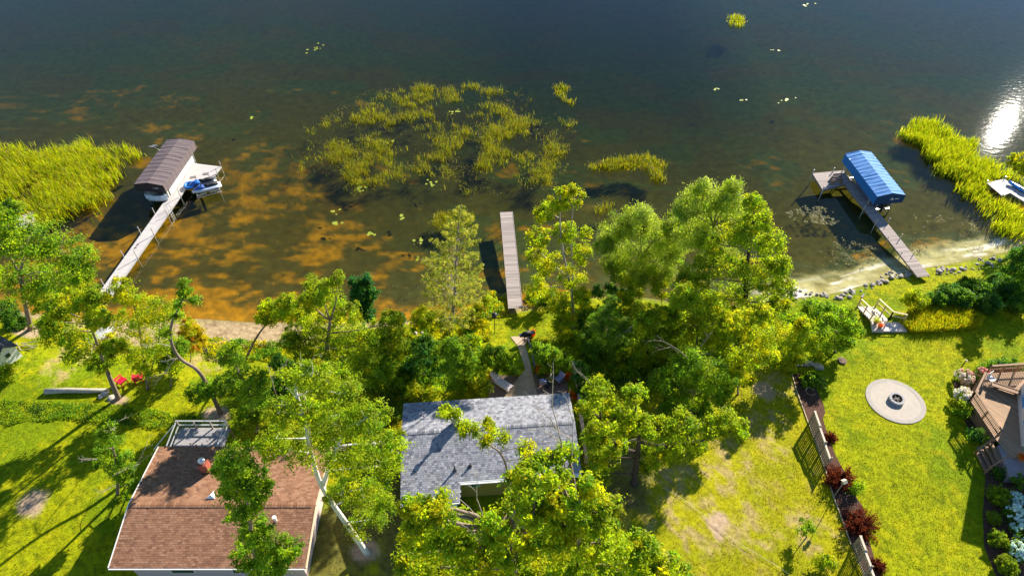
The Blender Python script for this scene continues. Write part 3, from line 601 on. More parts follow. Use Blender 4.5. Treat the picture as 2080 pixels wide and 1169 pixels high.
for k in range(int(2 * bw / 0.2)):
    cap.cc = tuple(PB[rng.integers(len(PB))] * (0.75 + 0.3 * rng.random())); x = -bw + 0.2 * (k + .5)
    for s in (-1, 1): cap._add([(x - .09, 0, bzr + .05), (x + .09, 0, bzr + .04), (x + .09, s * .18, bzr + .04 - bsl * .18), (x - .09, s * .18, bzr + .05 - bsl * .18)], [(0, 1, 2, 3) if s > 0 else (3, 2, 1, 0)])
cap.build('ridge_cap', M_SHB, brf)
for s in (-1, 1):   # rake boards
    rb = MB(); rb.beam((s * (bw + .035), 0, bzr - .08), (s * (bw + .035), bdf, bzr - bsl * bdf - .08), 0.06, 0.22); rb.beam((s * (bw + .035), -bdn, bzr - bsl * bdn - .08), (s * (bw + .035), -.02, bzr - .08), 0.06, 0.22); rb.build('rake_board', M_TAN if s > 0 else M_WHITE, bh)
wl = MB(); k_ = 0.55
wl._add([(-bw + k_, bdf - k_, 0), (bw - k_, bdf - k_, 0), (bw - k_, -bdn + k_, 0), (-bw + k_, -bdn + k_, 0), (-bw + k_, bdf - k_, bzr - bsl * (bdf - k_) - .17), (bw - k_, bdf - k_, bzr - bsl * (bdf - k_) - .17), (bw - k_, -bdn + k_, bzr - bsl * (bdn - k_) - .17), (-bw + k_, -bdn + k_, bzr - bsl * (bdn - k_) - .17), (-bw + k_, 0, bzr - .17), (bw - k_, 0, bzr - .17)], [(0, 1, 5, 4), (2, 3, 7, 6), (1, 2, 6, 9, 5), (3, 0, 4, 8, 7)]); wl.build('wall', M_PINK, bh)
gu = MB(); gu.box((0, -bdn - .06, bzr - bsl * bdn - .06), (2 * bw, 0.1, 0.1)); gu.build('gutter', M_WHITE, bh)
for wxx in (-2.2, 1.6):
    w_ = MB(); w_.box((wxx, -bdn + .52, 1.45), (1.5, 0.08, 1.1)); wf = w_.build('window_frame', M_WHITE, bh); w_ = MB(); w_.box((wxx, -bdn + .465, 1.45), (1.34, 0.05, 0.94)); w_.build('pane', MATS['dark_glass'], wf)
def b_local(px, z):  # world point at height z seen at a pixel -> local
    q = P(*px, z); return bh.matrix_basis.inverted() @ Vector(q)
def b_far(px):
    for d in np.linspace(0, bdf, 400):
        q = b_local(px, float(bh.location.z) + bzr - bsl * d)
        if q.y <= d: return q
    return q
bpy.context.view_layer.update()
q = b_far((421, 954)); c_ = MB(); c_.box((q.x, q.y, q.z + 0.35), (0.55, 0.5, 1.2)); bc = c_.build('chimney', mat('red_brick', (0.33, 0.085, 0.045), 0.9, 0.4, 9, 0.01, c2=(0.24, 0.06, 0.04)), bh)
c_ = MB(); c_.tube([(q.x, q.y, q.z + .95), (q.x, q.y, q.z + 1.2)], 0.14, 12); c_.lathe([(0.24, 1.2), (0.22, 1.28), (0.05, 1.42)], 12, (q.x, q.y, q.z)); c_.build('chimney_cap', M_ALU, bc)
q = b_far((431, 1005)); c_ = MB(); c_._add([(q.x - .3, q.y - .3, q.z + .10), (q.x + .3, q.y - .3, q.z + .10), (q.x, q.y + .35, q.z - .05), (q.x, q.y - .1, q.z + .25)], [(0, 1, 3), (1, 2, 3), (2, 0, 3), (0, 2, 1)]); c_.build('roof_vent', M_WHITE, bh)
d_, u_ = bsolve((566, 1037)); c_ = MB(); c_.tube([(u_, -d_, bzr - bsl * d_ - .05), (u_, -d_, bzr - bsl * d_ + .4)], 0.08, 8); c_.lathe([(.13, .4), (.13, .55)], 8, (u_, -d_, bzr - bsl * d_)); c_.build('vent_pipe', M_WHITE, bh)
# rear deck of the brown house
dk0, dk1, dk2, dk3 = [b_local(p, float(bh.location.z) + 1.9) for p in ((352, 906), (466, 906), (468, 868), (366, 868))]
gd = empty('house_deck', tuple(bh.matrix_basis @ Vector((0, 0, 0))), float(bh.rotation_euler[2]), 'weathered grey timber deck with pipe railing behind brown house', 'deck')
yb, yf, xl, xr = bdf - 0.28, max(dk2.y, dk3.y), dk3.x, dk2.x
planks_poly(gd, [(xl, yb), (xr, yb), (xr, yf), (xl, yf)], 0, 0.16, 0.015, 1.9, 0.04, mat('deck_grey', (0.30, 0.285, 0.29), 0.9, 0.3, 3, stretch=(1, 7, 1)))
for x_ in np.linspace(xl + .06, xr - .06, 4):
    for y_ in (yf - .06,): p_ = MB(); p_.box((x_, y_, 1.4), (0.09, 0.09, 2.9)); p_.build('post', M_WOODD, gd)
for zz in (2.35, 2.85):
    p_ = MB(); p_.beam((xl, yf - .06, zz), (xr, yf - .06, zz), 0.10, 0.06); p_.build('rail', M_ALU, gd)
    for x_ in (xl + .06, xr - .06): p_ = MB(); p_.beam((x_, yb + .3, zz - .03), (x_, yf - .12, zz - .03), 0.06, 0.06); p_.build('rail', M_ALU, gd)
p_ = MB(); p_.beam((xl - .05, yf - .4, 1.75), (xl - 1.7, yf - 1.2, 0.1), 0.28, 0.06); p_.beam((xl - .05, yf - 1.2, 1.75), (xl - 1.7, yf - 2.0, 0.1), 0.06, 0.2); p_.build('stair_stringer', M_WOODD, gd)
for k in range(7): t_ = (k + .5) / 7; p_ = MB(); p_.box((xl - .05 - 1.6 * t_, yf - .8 - 0.8 * t_, 1.72 - 1.6 * t_), (0.28, 0.85, 0.04), rz=R(26)); p_.build('stair_tread', M_WOODD, gd)
p_ = MB(); p_.beam((xl - .05, yf - .36, 2.75), (xl - 1.8, yf - 1.2, 0.95), 0.07, 0.07); p_.build('stair_rail', M_ALU, gd)
p_ = MB(); p_.box((xl + 1.5, yb + .7, 2.15), (0.9, 0.12, 0.10), rz=R(-40)); p_.box((xl + 1.5, yb + .7, 2.03), (0.12, 0.5, 0.25), rz=R(-40)); p_.build('bench', M_WOODG, gd)
# small white playhouse shed at the left edge
sg = G(14, 728); sh = empty('garden_shed', sg, R(-28), 'tiny white shed with dark gable roof beside the maple trunk', 'shed')
wl = MB(); wl._add([(-.9, -.8, 0), (.9, -.8, 0), (.9, .8, 0), (-.9, .8, 0), (-.9, -.8, 1.3), (.9, -.8, 1.3), (.9, .8, 1.3), (-.9, .8, 1.3), (.9, 0, 1.95), (-.9, 0, 1.95)], [(0, 1, 5, 4), (2, 3, 7, 6), (1, 2, 6, 8, 5), (3, 0, 4, 9, 7)]); wl.build('wall', M_WHITE, sh)
rr = MB()
for s in (-1, 1): rr._add([(-1.05, 0, 2.02), (1.05, 0, 2.02), (1.05, s * 1.0, 1.22), (-1.05, s * 1.0, 1.22), (-1.05, 0, 1.96), (1.05, 0, 1.96), (1.05, s * 1.0, 1.16), (-1.05, s * 1.0, 1.16)], [(0, 1, 2, 3), (7, 6, 5, 4), (3, 2, 6, 7), (0, 3, 7, 4), (2, 1, 5, 6)])
rr.build('roof', mat('dark_roof', (0.03, 0.035, 0.045), 0.8, 0.2, 6), sh)
d_ = MB(); d_.box((.915, 0, .98), (.03, .5, .5)); wf = d_.build('window_frame', M_WHITE, sh); d_ = MB(); d_.box((.935, 0, .98), (.02, .38, .38)); d_.build('pane', MATS['dark_glass'], wf)
# ------------------------------------------------------------------ docks
md0, md1 = (P(1034, 626, .62) + P(1060.5, 626, .62)) / 2, (P(1016.5, 431.5, .55) + P(1040.5, 431.5, .55)) / 2
wm = np.linalg.norm(P(1016.5, 431.5, .55) - P(1040.5, 431.5, .55))
print('middle dock', np.linalg.norm(md1 - md0), wm)
mdock, L, rz = strip_dock('dock', 'plain straight wooden plank dock running out from the small mown lawn', md0, md1, wm, 0.62, 84, M_WOODG, M_WOODD, posts=[(t, s) for t in (.12, .3, .48, .66, .84, .985) for s in (-1, 1)], post_h=0.0, posttop=0)
for s in (-1, 1): MB().box((L / 2, s * (wm / 2 + .022), .60), (L, .035, .12)).build('edge_board', M_WOODG, mdock)
# left pale dock: panels, platform, posts
la, lb = P(214, 598, .62), P(384, 357, .62); wlft = 1.22
ld, L, rz = strip_dock('dock', 'long pale panelled dock with pipe posts and angled end platform', la, lb, wlft, 0.62, 120, M_DOCKW, M_ALU, posts=[(t, s) for t in (.06, .27, .46, .63, .80) for s in (-1, 1)], post_h=0.85, pmat=M_ALU, gap=0.008)
for s in (-1, 1): MB().box((L / 2, s * (wlft / 2 + .03), .615), (L, .05, .11)).build('edge_rail', M_ALU, ld)
inv = ld.matrix_basis.inverted()
pf = [inv @ Vector(P(*p, .64)) for p in ((385, 330.5), (449, 338.5), (428, 366), (372, 372))]
planks_poly(ld, [(p.x, p.y) for p in pf], R(90), 0.15, 0.008, 0.655, 0.04, M_DOCKW)
fr_ = MB()
for i in range(4): a_, b_ = pf[i], pf[(i + 1) % 4]; fr_.beam((a_.x, a_.y, .56), (b_.x, b_.y, .56), .06, .14)
fr_.build('platform_frame', M_ALU, ld)
for px in ((385, 330), (449, 338), (441, 352), (428, 366)):
    q = inv @ Vector(P(*px, .64)); MB().tube([(q.x, q.y, -1.6), (q.x, q.y, 1.35)], .04, 8).build('post', M_ALU, ld)
ldx = MB(); qa = inv @ Vector(P(346, 428, .62))
for dx in (-.22, .22): ldx.tube([(qa.x + dx, qa.y, -.9), (qa.x + dx, qa.y + .0, 1.2), (qa.x + dx, qa.y + .35, 1.25), (qa.x + dx, qa.y + .45, .66)], .025, 6)
for zz in (-.4, -.1, .2, .5): ldx.box((qa.x, qa.y, zz), (.44, .12, .03))
ldx.build('ladder', M_ALU, ld)
for px, an in (((392, 360), 15), ((418, 353), 8)):
    mo = P(*px, .66); tag(MB().box((0, 0, 0), (.62, .42, .02), rz=R(an)).build('boarding_mat', mat('mat_brown', (.16, .14, .13), .95, .3, 12, .004), loc=(mo[0], mo[1], .668)), 'small dark non-slip mat on the pale dock platform', 'mat', 'mats on the pale dock platform')
for px, an in (((275, 503), 40), ((279, 497), 55)):
    mo = P(*px, .66); mb = MB(); mb.prism([(-.14, -.05), (.05, -.055), (.15, -.03), (.15, .03), (.05, .05), (-.14, .04)], 0, .03); mb.tube([(.0, -.05, .03), (.05, 0, .08), (.0, .05, .03)], .015, 5)
    tag(mb.build('sandal', M_BLACK, loc=(mo[0], mo[1], .642), rot=(0, 0, R(an))), 'black sandal left on the long pale dock', 'sandal', 'sandals left on the dock')
# right plank dock with L platform
ra, rb_ = P(1877, 561, .7), P(1722, 367, .7); wr = 1.25
rdock, L, rz = strip_dock('dock', 'grey plank dock with square end platform beside the blue canopy', ra, rb_, wr, 0.66, 112, M_WOODG, M_WOODD, posts=[(t, s) for t in (.2, .36, .52, .68) for s in (-1, 1)], post_h=0.55, pmat=mat('pale_post', (.55, .5, .46), .7, .2, 4))
inv = rdock.matrix_basis.inverted()
pf = [inv @ Vector(P(*p, .68)) for p in ((1650, 352), (1714, 346), (1727, 371), (1671, 386))]
planks_poly(rdock, [(p.x, p.y) for p in pf], R(90) , 0.155, 0.012, 0.70, 0.04, M_WOODG)
fr_ = MB()
for i in range(4): a_, b_ = pf[i], pf[(i + 1) % 4]; fr_.beam((a_.x, a_.y, .57), (b_.x, b_.y, .57), .06, .16)
fr_.build('platform_frame', M_WOODD, rdock)
for px in ((1651, 353), (1692, 349), (1712, 347), (1671, 386)):
    q = inv @ Vector(P(*px, .68)); mb = MB(); mb.tube([(q.x, q.y, -2.2), (q.x, q.y, 1.25)], .06, 8); mb.build('post', MATS['pale_post'], rdock)
bq = P(1698, 372, .72); mb = MB()
bn = empty('dock_bench', (bq[0], bq[1], .702), R(8), 'low brown slatted bench on the square dock platform', 'bench')
for k in range(3): MB().box((0, -.14 + .14 * k, .44), (1.25, .11, .04)).build('slat', M_RAIL, bn)
for k in range(2): MB().box((0, .28, .62 + .16 * k), (1.25, .035, .11)).build('slat', M_RAIL, bn)
for s in (-1, 1): m_ = MB(); m_.box((s * .52, .0, .21), (.07, .38, .42)); m_.box((s * .52, .245, .42), (.07, .05, .84)); m_.build('leg', M_RAIL, bn)
# ------------------------------------------------------------------ canopied lifts
def boat_lift(label, a, b, zt, width, drop, fabric, nb, ridge, endm, shoulder=0.12):
    """a near-end ridge pixel, b far-end ridge pixel at height zt"""
    A, B = P(*a, zt), P(*b, zt); rz = math.atan2(B[1] - A[1], B[0] - A[0]); Ln = float(np.linalg.norm((B - A)[:2])); print('lift length', Ln)
    o = empty('boat_lift', (A[0], A[1], 0), rz, label, 'boat lift'); h = width / 2
    prof = [(-h - .03, zt - ridge - drop), (-h, zt - ridge), (-h * .5, zt - ridge * .5), (0, zt), (h * .5, zt - ridge * .5), (h, zt - ridge), (h + .03, zt - ridge - drop)]
    n = nb * 4; V = []
    for i in range(n + 1):
        x = Ln * i / n; ph = (i % 4) / 4; sag = 0.035 * math.sin(math.pi * ph)
        jt = rng.normal(0, .012, 7); V += [(x, p[0] * (1 - .012 * sag / .035 * (abs(p[0]) > h * .9)), p[1] - sag * (.6 + .8 * abs(math.sin(i * 2.3 + j)) if 0 < j < 6 else .3 * math.sin(i * 1.7)) + jt[j]) for j, p in enumerate(prof)]
    F = [(i * 7 + j, i * 7 + j + 1, (i + 1) * 7 + j + 1, (i + 1) * 7 + j) for i in range(n) for j in range(6)]
    me = np_mesh('canopy', np.array(V), np.array(F)[:, ::-1], fabric); cn = link('canopy', me, o)
    for x0, s in ((0, -1), (Ln, 1)):
        e = MB(); k = [(x0, p[0], p[1]) for p in prof]; e._add(k, [tuple(range(7)) if s > 0 else tuple(range(7))[::-1]]); e.build('end_flap', endm, cn)
    for i in range(nb + 1):
        x = min(max(Ln * i / nb, .05), Ln - .05); t_ = MB(); t_.tube([(x, p[0] * .985, p[1] - .04) for p in prof], .018, 5); t_.build('bow', M_ALU, o)
    for x in (1.0, Ln - 1.0):
        for s in (-1, 1): MB().tube([(x, s * (h - .12), -1.9), (x, s * (h - .12), zt - ridge - .02)], .055, 8).build('post', M_ALU, o)
        MB().box((x, 0, -.12), (.12, width - .2, .14)).build('cross_beam', M_ALU, o)
    for s in (-1, 1): MB().box((Ln / 2, s * (h - .12), zt - ridge - drop * .5), (Ln - .3, .05, .07)).build('side_rail', M_ALU, o); MB().box((Ln / 2, s * .7, .03), (Ln - 1.6, .14, .12)).build('bunk', M_WOODD, o)
    return o, Ln, rz, A
def fabric_mat(name, c):
    return mat(name, c, 0.75, 0.10, 1.6, 0.006, spec=0.3)
l1, L1, rz1, A1 = boat_lift('boat lift under a taupe fabric canopy beside the pale dock', (299, 371), (364, 280.5), 2.75, 3.15, 0.9, fabric_mat('taupe_fabric', (.118, .090, .090)), 11, 0.28, fabric_mat('dark_taupe', (.03, .024, .026)))
lg = MB(); lg.box((-.03, -.75, 2.1), (.01, .36, .12)); lg.box((-.03, -.42, 2.1), (.01, .05, .2)); lg.build('emblem', mat('grey_print', (.42, .40, .42), .6), l1)
sp_ = MB(); q = l1.matrix_basis.inverted() @ Vector(P(311, 297, 1.7)); sp_.box((q.x, q.y, 1.7), (.75, .5, .05), rot=Matrix.Rotation(R(25), 3, 'Y')); pnl = sp_.build('solar_panel', mat('solar_cell', (.012, .015, .03), .2), l1)
sp_ = MB()
for s in (-1, 0, 1): sp_.box((q.x + s * .36, q.y, 1.735 - s * .16), (.04, .54, .05), rot=Matrix.Rotation(R(25), 3, 'Y'))
sp_.build('panel_frame', M_WHITE, pnl); sp_ = MB(); sp_.tube([(q.x, q.y, 1.65), (q.x, q.y - .6, 1.2), (q.x, q.y - .6, -1)], .04, 6); sp_.build('bracket', M_ALU, pnl)
M_BLUEF = fabric_mat('blue_fabric', (.022, .16, .42))
l2, L2, rz2, A2 = boat_lift('boat lift under a bright blue ridged canopy beside plank dock', (1814, 392), (1746, 305), 2.8, 3.0, 1.0, M_BLUEF, 13, 0.34, fabric_mat('navy_fabric', (.01, .045, .13)))
lg = MB(); lg._add([(-.03, .02, 1.92), (-.03, -.42, 1.92), (-.03, -.2, 2.22), (-.03, -.12, 1.92), (-.03, -.28, 1.92), (-.03, -.2, 2.06)], [(0, 3, 5, 2), (2, 5, 4, 1)]); lg.box((-.035, -.72, 2.04), (.008, .42, .08))
lg.build('emblem', M_WHITE, l2)
def loft(mb, st):  # st: list of rings of equal length
    n = len(st[0]); return mb._add([p for r in st for p in r], [(i * n + k, i * n + (k + 1) % n, (i + 1) * n + (k + 1) % n, (i + 1) * n + k) for i in range(len(st) - 1) for k in range(n)] + [tuple(range(n))[::-1], tuple(range((len(st) - 1) * n, len(st) * n))])
def pontoon_boat(label, lift, Ln, x0, ln, y0, m_panel, m_bow):
    M = lift.matrix_basis; o = empty('pontoon_boat', M @ Vector((x0, y0, 0)), float(lift.rotation_euler[2]), label, 'boat')
    for s in (-1, 1):
        t = MB(); t.tube([(-.1, s * .85, .62), (.5, s * .85, .42), (1.1, s * .85, .40), (ln - .3, s * .85, .40), (ln, s * .85, .40)], [.06, .26, .31, .31, .29], 12); t.build('pontoon', M_ALU, o, True)
    bow = [(0.02, -.9), (-.22, -.5), (-.3, 0), (-.22, .5), (.02, .9)]
    d = MB(); d.prism([(ln, 1.22), (.45, 1.22)] + [(p[0] - .05, p[1] * 1.25) for p in bow[::-1]] + [(.45, -1.22), (ln, -1.22)], .74, .82); d.build('deck', M_ALU, o)
    for s in (-1, 1):
        p = MB(); p.box((ln / 2 + .3, s * 1.2, 1.14), (ln - .8, .05, .62)); p.build('side_panel', m_panel, o); p = MB(); p.box((ln / 2 + .3, s * 1.2, 1.48), (ln - .8, .07, .05)); p.build('rail', M_ALU, o)
    fp = MB()
    for i in range(4): a_, b_ = bow[i], bow[i + 1]; fp.beam((a_[0], a_[1] * 1.3, 1.1), (b_[0], b_[1] * 1.3, 1.1), .06, .6)
    fp.build('bow_panel', m_bow, o)
    for x_, y_, l_ in ((1.2, .85, 1.6), (1.2, -.85, 1.6), (ln - 1.2, .85, 1.7), (ln - 1.2, -.85, 1.2)): sbx = MB(); sbx.box((x_, y_, 1.0), (l_, .55, .36)); sbx.box((x_, y_ + (.22 if y_ > 0 else -.22), 1.3), (l_, .12, .3)); sbx.build('seat', mat('cream_vinyl', (.6, .55, .47), .5), o)
    mt = MB(); mt.box((ln + .25, 0, 1.0), (.4, .35, .5)); mt.box((ln + .25, 0, .4), (.2, .12, .9)); mt.build('motor', M_BLACK, o); return o
pontoon_boat('cream pontoon boat parked under the taupe canopy', l1, L1, -.15, 6.9, -.38, mat('cream_panel', (.72, .66, .55), .4), mat('pale_blue_panel', (.50, .60, .70), .4))
# small runabout under the blue canopy
ro = empty('motor_boat', l2.matrix_basis @ Vector((.6, .1, 0)), float(l2.rotation_euler[2]), 'dark blue motor boat stored under the bright blue canopy', 'boat')
hull = MB(); loft(hull, [[(x, w_ * .9, 1.05 + s_), (x, w_, .75 + s_), (x, 0, .25 + k_), (x, -w_, .75 + s_), (x, -w_ * .9, 1.05 + s_)] for x, w_, s_, k_ in ((0, 1.0, 0, 0), (2, 1.05, 0, 0), (3.8, 1.0, .05, .05), (5.0, .65, .12, .25), (5.7, .05, .2, .75))]); hull.build('hull', mat('navy_hull', (.05, .08, .14), .3, .1, 2), ro)
ws_ = MB(); ws_.beam((3.0, -.8, 1.2), (3.0, .8, 1.2), .04, .35); ws_.build('windscreen', MATS['dark_glass'], ro); mt = MB(); mt.box((-.25, 0, 1.15), (.45, .4, .55)); mt.box((-.25, 0, .5), (.2, .12, .9)); mt.build('motor', M_BLACK, ro)
# personal watercraft and their stand
def watercraft(label, px, ang, m_h, m_top):
    q = P(*px, .8); o = empty('jet_ski', (q[0], q[1], .45), ang, label, 'jet ski')
    st = []
    for x, w_, top, bot in ((-1.45, .50, .42, .10), (-.9, .55, .45, .05), (0, .56, .48, .02), (.7, .50, .50, .05), (1.2, .32, .46, .15), (1.5, .06, .38, .30)):
        st.append([(x, w_ * .8, top), (x, w_, top - .14), (x, w_ * .55, bot + .06), (x, 0, bot), (x, -w_ * .55, bot + .06), (x, -w_, top - .14), (x, -w_ * .8, top), (x, 0, top + .05)])
    h = MB(); loft(h, st); h.build('hull', m_h, o, True)
    h = MB(); loft(h, [[(x, w_, .44), (x, w_ * .7, .44 + t), (x, 0, .46 + t), (x, -w_ * .7, .44 + t), (x, -w_, .44)] for x, w_, t in ((.15, .30, .28), (.6, .34, .34), (1.0, .24, .22), (1.38, .08, .06))]); h.build('hood', m_top, o, True)
    h = MB(); loft(h, [[(x, .17, .46), (x, .14, .46 + t), (x, -.14, .46 + t), (x, -.17, .46)] for x, t in ((-1.2, .20), (-.6, .30), (-.2, .24), (.15, .34))]); h.build('seat', M_BLACK, o, True)
    h = MB(); h.tube([(.35, -.36, 1.0), (.42, 0, .95), (.35, .36, 1.0)], .025, 6); h.tube([(.42, 0, .95), (.5, 0, .75)], .04, 6); h.build('handlebar', M_BLACK, o); return o
aj = math.atan2(*(P(445, 379, .8) - P(398, 392, .8))[[1, 0]]) + math.pi
w1 = watercraft('white and blue jet ski on the small lift beside dock', (420, 381), aj, mat('pwc_white', (.62, .64, .70), .25, .05, 2), mat('pwc_blue', (.04, .10, .34), .3, .1, 2))
w2 = watercraft('dark jet ski with blue nose tucked against the dock platform', (410, 371), aj, mat('pwc_dark', (.03, .035, .05), .3), mat('pwc_cyan', (.03, .16, .50), .3))
js = empty('jet_ski_lift', (w1.location.x, w1.location.y, 0), aj, 'low aluminium lift frame holding the jet skis', 'lift')
for y_ in (.62, -.5, -2.0): MB().box((0, -y_ * -1 if False else y_ * 1.0, .28), (2.6, .09, .08)).build('side_beam', M_ALU, js)
for x_ in (-1.15, 1.15): MB().box((x_, -.69, .17), (.09, 2.9, .10)).build('cross_beam', M_ALU, js)
for x_ in (-1.15, 1.15):
    for y_ in (.72, -2.1): MB().tube([(x_, y_, -1.7), (x_, y_, .75)], .04, 8).build('post', M_ALU, js)
for x_ in (-.6, .7):
    for y_ in (-.15, .3): MB().box((x_, y_, .38), (1.0, .10, .1)).build('bunk', M_WHITE, js)
tq = P(386, 378, .7); tb = MB(); N_ = 20
V = [((.48 + .16 * math.cos(2 * math.pi * j / 8)) * math.cos(2 * math.pi * i / N_), (.48 + .16 * math.cos(2 * math.pi * j / 8)) * math.sin(2 * math.pi * i / N_), .16 * math.sin(2 * math.pi * j / 8)) for i in range(N_) for j in range(8)]
tb._add(V, [(i * 8 + j, ((i + 1) % N_) * 8 + j, ((i + 1) % N_) * 8 + (j + 1) % 8, i * 8 + (j + 1) % 8) for i in range(N_) for j in range(8)])
tag(tb.build('swim_ring', mat('blue_vinyl', (.02, .17, .55), .3, .2, 3), None, True, loc=(tq[0], tq[1], .83)), 'blue inflatable ring lying at the edge of pale dock', 'inflatable')
# neighbour docks at both edges
na, nb_ = P(2130, 425, .6), P(2040, 380, .6)
nd = empty('dock', (nb_[0], nb_[1], 0), 0, 'pale dock platform among reeds with a blue kayak on it', 'dock'); inv = nd.matrix_basis.inverted()
pf = [inv @ Vector(P(*p, .6)) for p in ((2004, 371), (2046, 362), (2180, 440), (2150, 458))]
pf2 = [inv @ Vector(P(*p, .6)) for p in ((2004, 371), (2040, 363), (2072, 384), (2036, 398))]
planks_poly(nd, [(p.x, p.y) for p in pf2], R(60), .16, .012, .6, .04, M_DOCKW)
pf3 = [inv @ Vector(P(*p, .6)) for p in ((2052, 391), (2074, 385), (2190, 452), (2168, 462))]
planks_poly(nd, [(p.x, p.y) for p in pf3], R(60), .16, .012, .57, .04, M_DOCKW)
for p in pf2: MB().tube([(p.x, p.y, -2), (p.x, p.y, .95)], .05, 8).build('post', M_ALU, nd)
def kayak(label, a, b, z, m, w=.36):
    A, B = P(*a, z), P(*b, z); L = np.linalg.norm((B - A)[:2]); o = empty('kayak', ((A[0] + B[0]) / 2, (A[1] + B[1]) / 2, z), math.atan2(B[1] - A[1], B[0] - A[0]), label, 'kayak'); st = []
    for t in np.linspace(-1, 1, 9): ww = w * max(.06, (1 - abs(t) ** 2.4)); k = .1 * t * t; st.append([(t * L / 2, ww, .22 + k), (t * L / 2, ww * .7, .02 + k), (t * L / 2, -ww * .7, .02 + k), (t * L / 2, -ww, .22 + k), (t * L / 2, -ww * .5, .31 + k), (t * L / 2, ww * .5, .31 + k)])
    h = MB(); loft(h, st); h.build('hull', m, o, True); c = MB(); c.lathe([(.3, .30), (.3, .36), (.24, .36), (.24, .30)], 14); c.build('cockpit_rim', M_BLACK, o, scl=(1.5, .8, 1)); return o
kayak('bright blue kayak resting on the pale dock platform by reeds', (2046, 372), (2110, 404), .62, mat('kayak_blue', (.02, .20, .62), .35, .1, 2))
rq = P(45, 452, .4); rd = empty('swim_raft', (rq[0], rq[1], 0), R(35), 'small weathered grey raft half hidden behind the maple crown', 'raft')
for k in range(9): MB().box((-1.1 + .27 * k, 0, .45), (.25, 2.4, .05)).build('plank', M_DOCKW, rd)
for s in (-1, 1): MB().tube([(-1.2, s * .8, .2), (1.2, s * .8, .2)], .24, 10).build('float', M_ALU, rd)
# ================================================================== VEGETATION
T = make_tree
T('maple_tree', 'bright green spreading maple beside the tiny white shed', (62, 668), [(60, 478, 55), (122, 515, 50), (30, 560, 46), (120, 575, 46), (20, 480, 45), (160, 525, 30), (90, 605, 30), (12, 428, 30), (165, 560, 22)], 'maple', trunk=[(62, 668), (52, 620), (42, 560), (50, 520)], tr=.22, stems=[[(50, 615), (45, 570), (20, 520)]], flatz=.7, dens=1.25)
T('oak_tree', 'olive oak with yellow tips leaning over the fallen log', (240, 808), [(110, 622, 28), (158, 608, 32), (190, 598, 22), (128, 668, 34), (165, 705, 38), (195, 645, 28), (225, 700, 26), (100, 655, 22), (200, 735, 24)], 'gold', trunk=[(240, 808), (218, 755), (200, 705), (180, 650)], tr=.2, dead=[((215, 700), (275, 712), .04)])
T('ash_tree', 'yellow green thin tree beside the sandy beach', (300, 790), [(250, 598, 28), (298, 622, 36), (340, 645, 34), (268, 655, 38), (318, 690, 38), (355, 720, 30), (255, 715, 30), (245, 570, 14), (300, 740, 26)], 'yellow', trunk=[(300, 790), (290, 720), (280, 650), (265, 600)], tr=.11, dens=.8, stems=[[(300, 785), (315, 720), (330, 660)]])
T('small_tree', 'young dark stemmed tree between yellow ash and leaning trunk', (345, 785), [(345, 740, 20), (340, 715, 24), (365, 705, 18)], 'green', tr=.08)
shrub('sumac shrub with red flower heads on the beach edge', (385, 735), [(385, 672, 22), (398, 695, 20), (370, 700, 20), (402, 672, 12), (380, 655, 12)], 'sumac', name='sumac_shrub')
T('leaning_tree', 'crooked tree with long curved bare trunk and small leafy top', (447, 838), [(375, 592, 13), (394, 608, 11), (372, 578, 10), (360, 615, 9), (398, 800, 24), (430, 790, 20), (412, 780, 18), (455, 775, 20), (360, 640, 9), (338, 672, 9)], 'green', trunk=[(447, 838), (428, 795), (402, 752), (366, 728), (348, 695), (348, 660), (362, 628), (376, 596)], tr=.17, dead=[((362, 728), (333, 735), .06), ((345, 703), (298, 700), .05), ((356, 730), (325, 770), .05)], bits=3)
T('vine_covered_tree', 'dense green tree wrapped in leaves beside the crooked trunk', (520, 876), [(470, 722, 24), (488, 762, 34), (520, 800, 34), (500, 838, 32), (462, 795, 22), (545, 830, 24), (480, 700, 14), (530, 770, 20)], 'green', tr=.18)
T('leaning_tree', 'slim leaning tree with yellow green top over the beach', (498, 728), [(540, 640, 24), (570, 628, 30), (602, 650, 30), (590, 612, 20), (545, 615, 16), (620, 630, 20)], 'yellow', trunk=[(498, 728), (518, 690), (540, 660), (570, 640)], tr=.12)
T('oak_tree', 'broad oak with mixed olive crown between beach and cottage', (668, 768), [(650, 590, 34), (682, 565, 18), (628, 612, 26), (640, 650, 38, 1), (700, 680, 42), (760, 685, 38), (795, 655, 26, 1), (622, 700, 34), (740, 722, 38), (800, 702, 30), (700, 630, 34, 1), (590, 690, 24), (650, 735, 28, -1)], 'oak', trunk=[(668, 768), (665, 710), (670, 650)], tr=.26)
T('small_tree', 'deep green young tree with upright shoots at the waterline', (735, 662), [(735, 605, 24), (722, 578, 13), (745, 572, 12), (735, 632, 24), (755, 595, 12)], 'teal', tr=.08, flatz=1.15)
shrub('small dark green bush alone at the amber waterline', (812, 668), [(812, 652, 11), (810, 642, 8)], 'teal')
pine('tall thin white pine with grey trunk beside the middle dock', (913, 676), (938, 418), 74)
T('birch_tree', 'large birch with leaning white trunk between the two houses', (745, 1122), [(600, 762, 32), (650, 772, 34), (692, 800, 38), (622, 822, 42), (682, 860, 52), (742, 850, 42), (762, 900, 46), (700, 928, 46), (782, 945, 38), (622, 905, 42), (560, 890, 38), (570, 835, 32), (735, 992, 42), (745, 1055, 36), (692, 1000, 30), (805, 900, 26), (780, 1010, 28), (545, 915, 26), (640, 745, 22)], 'birch', trunk=[(745, 1122), (702, 1060), (655, 990), (632, 920), (620, 860), (600, 790)], tr=.19, bark=M_BARKW, dens=.8, stems=[[(655, 985), (680, 920), (700, 870)]], dead=[((632, 905), (615, 800), .06), ((640, 930), (690, 900), .05), ((560, 800), (545, 745), .03), ((620, 760), (640, 720), .03)])
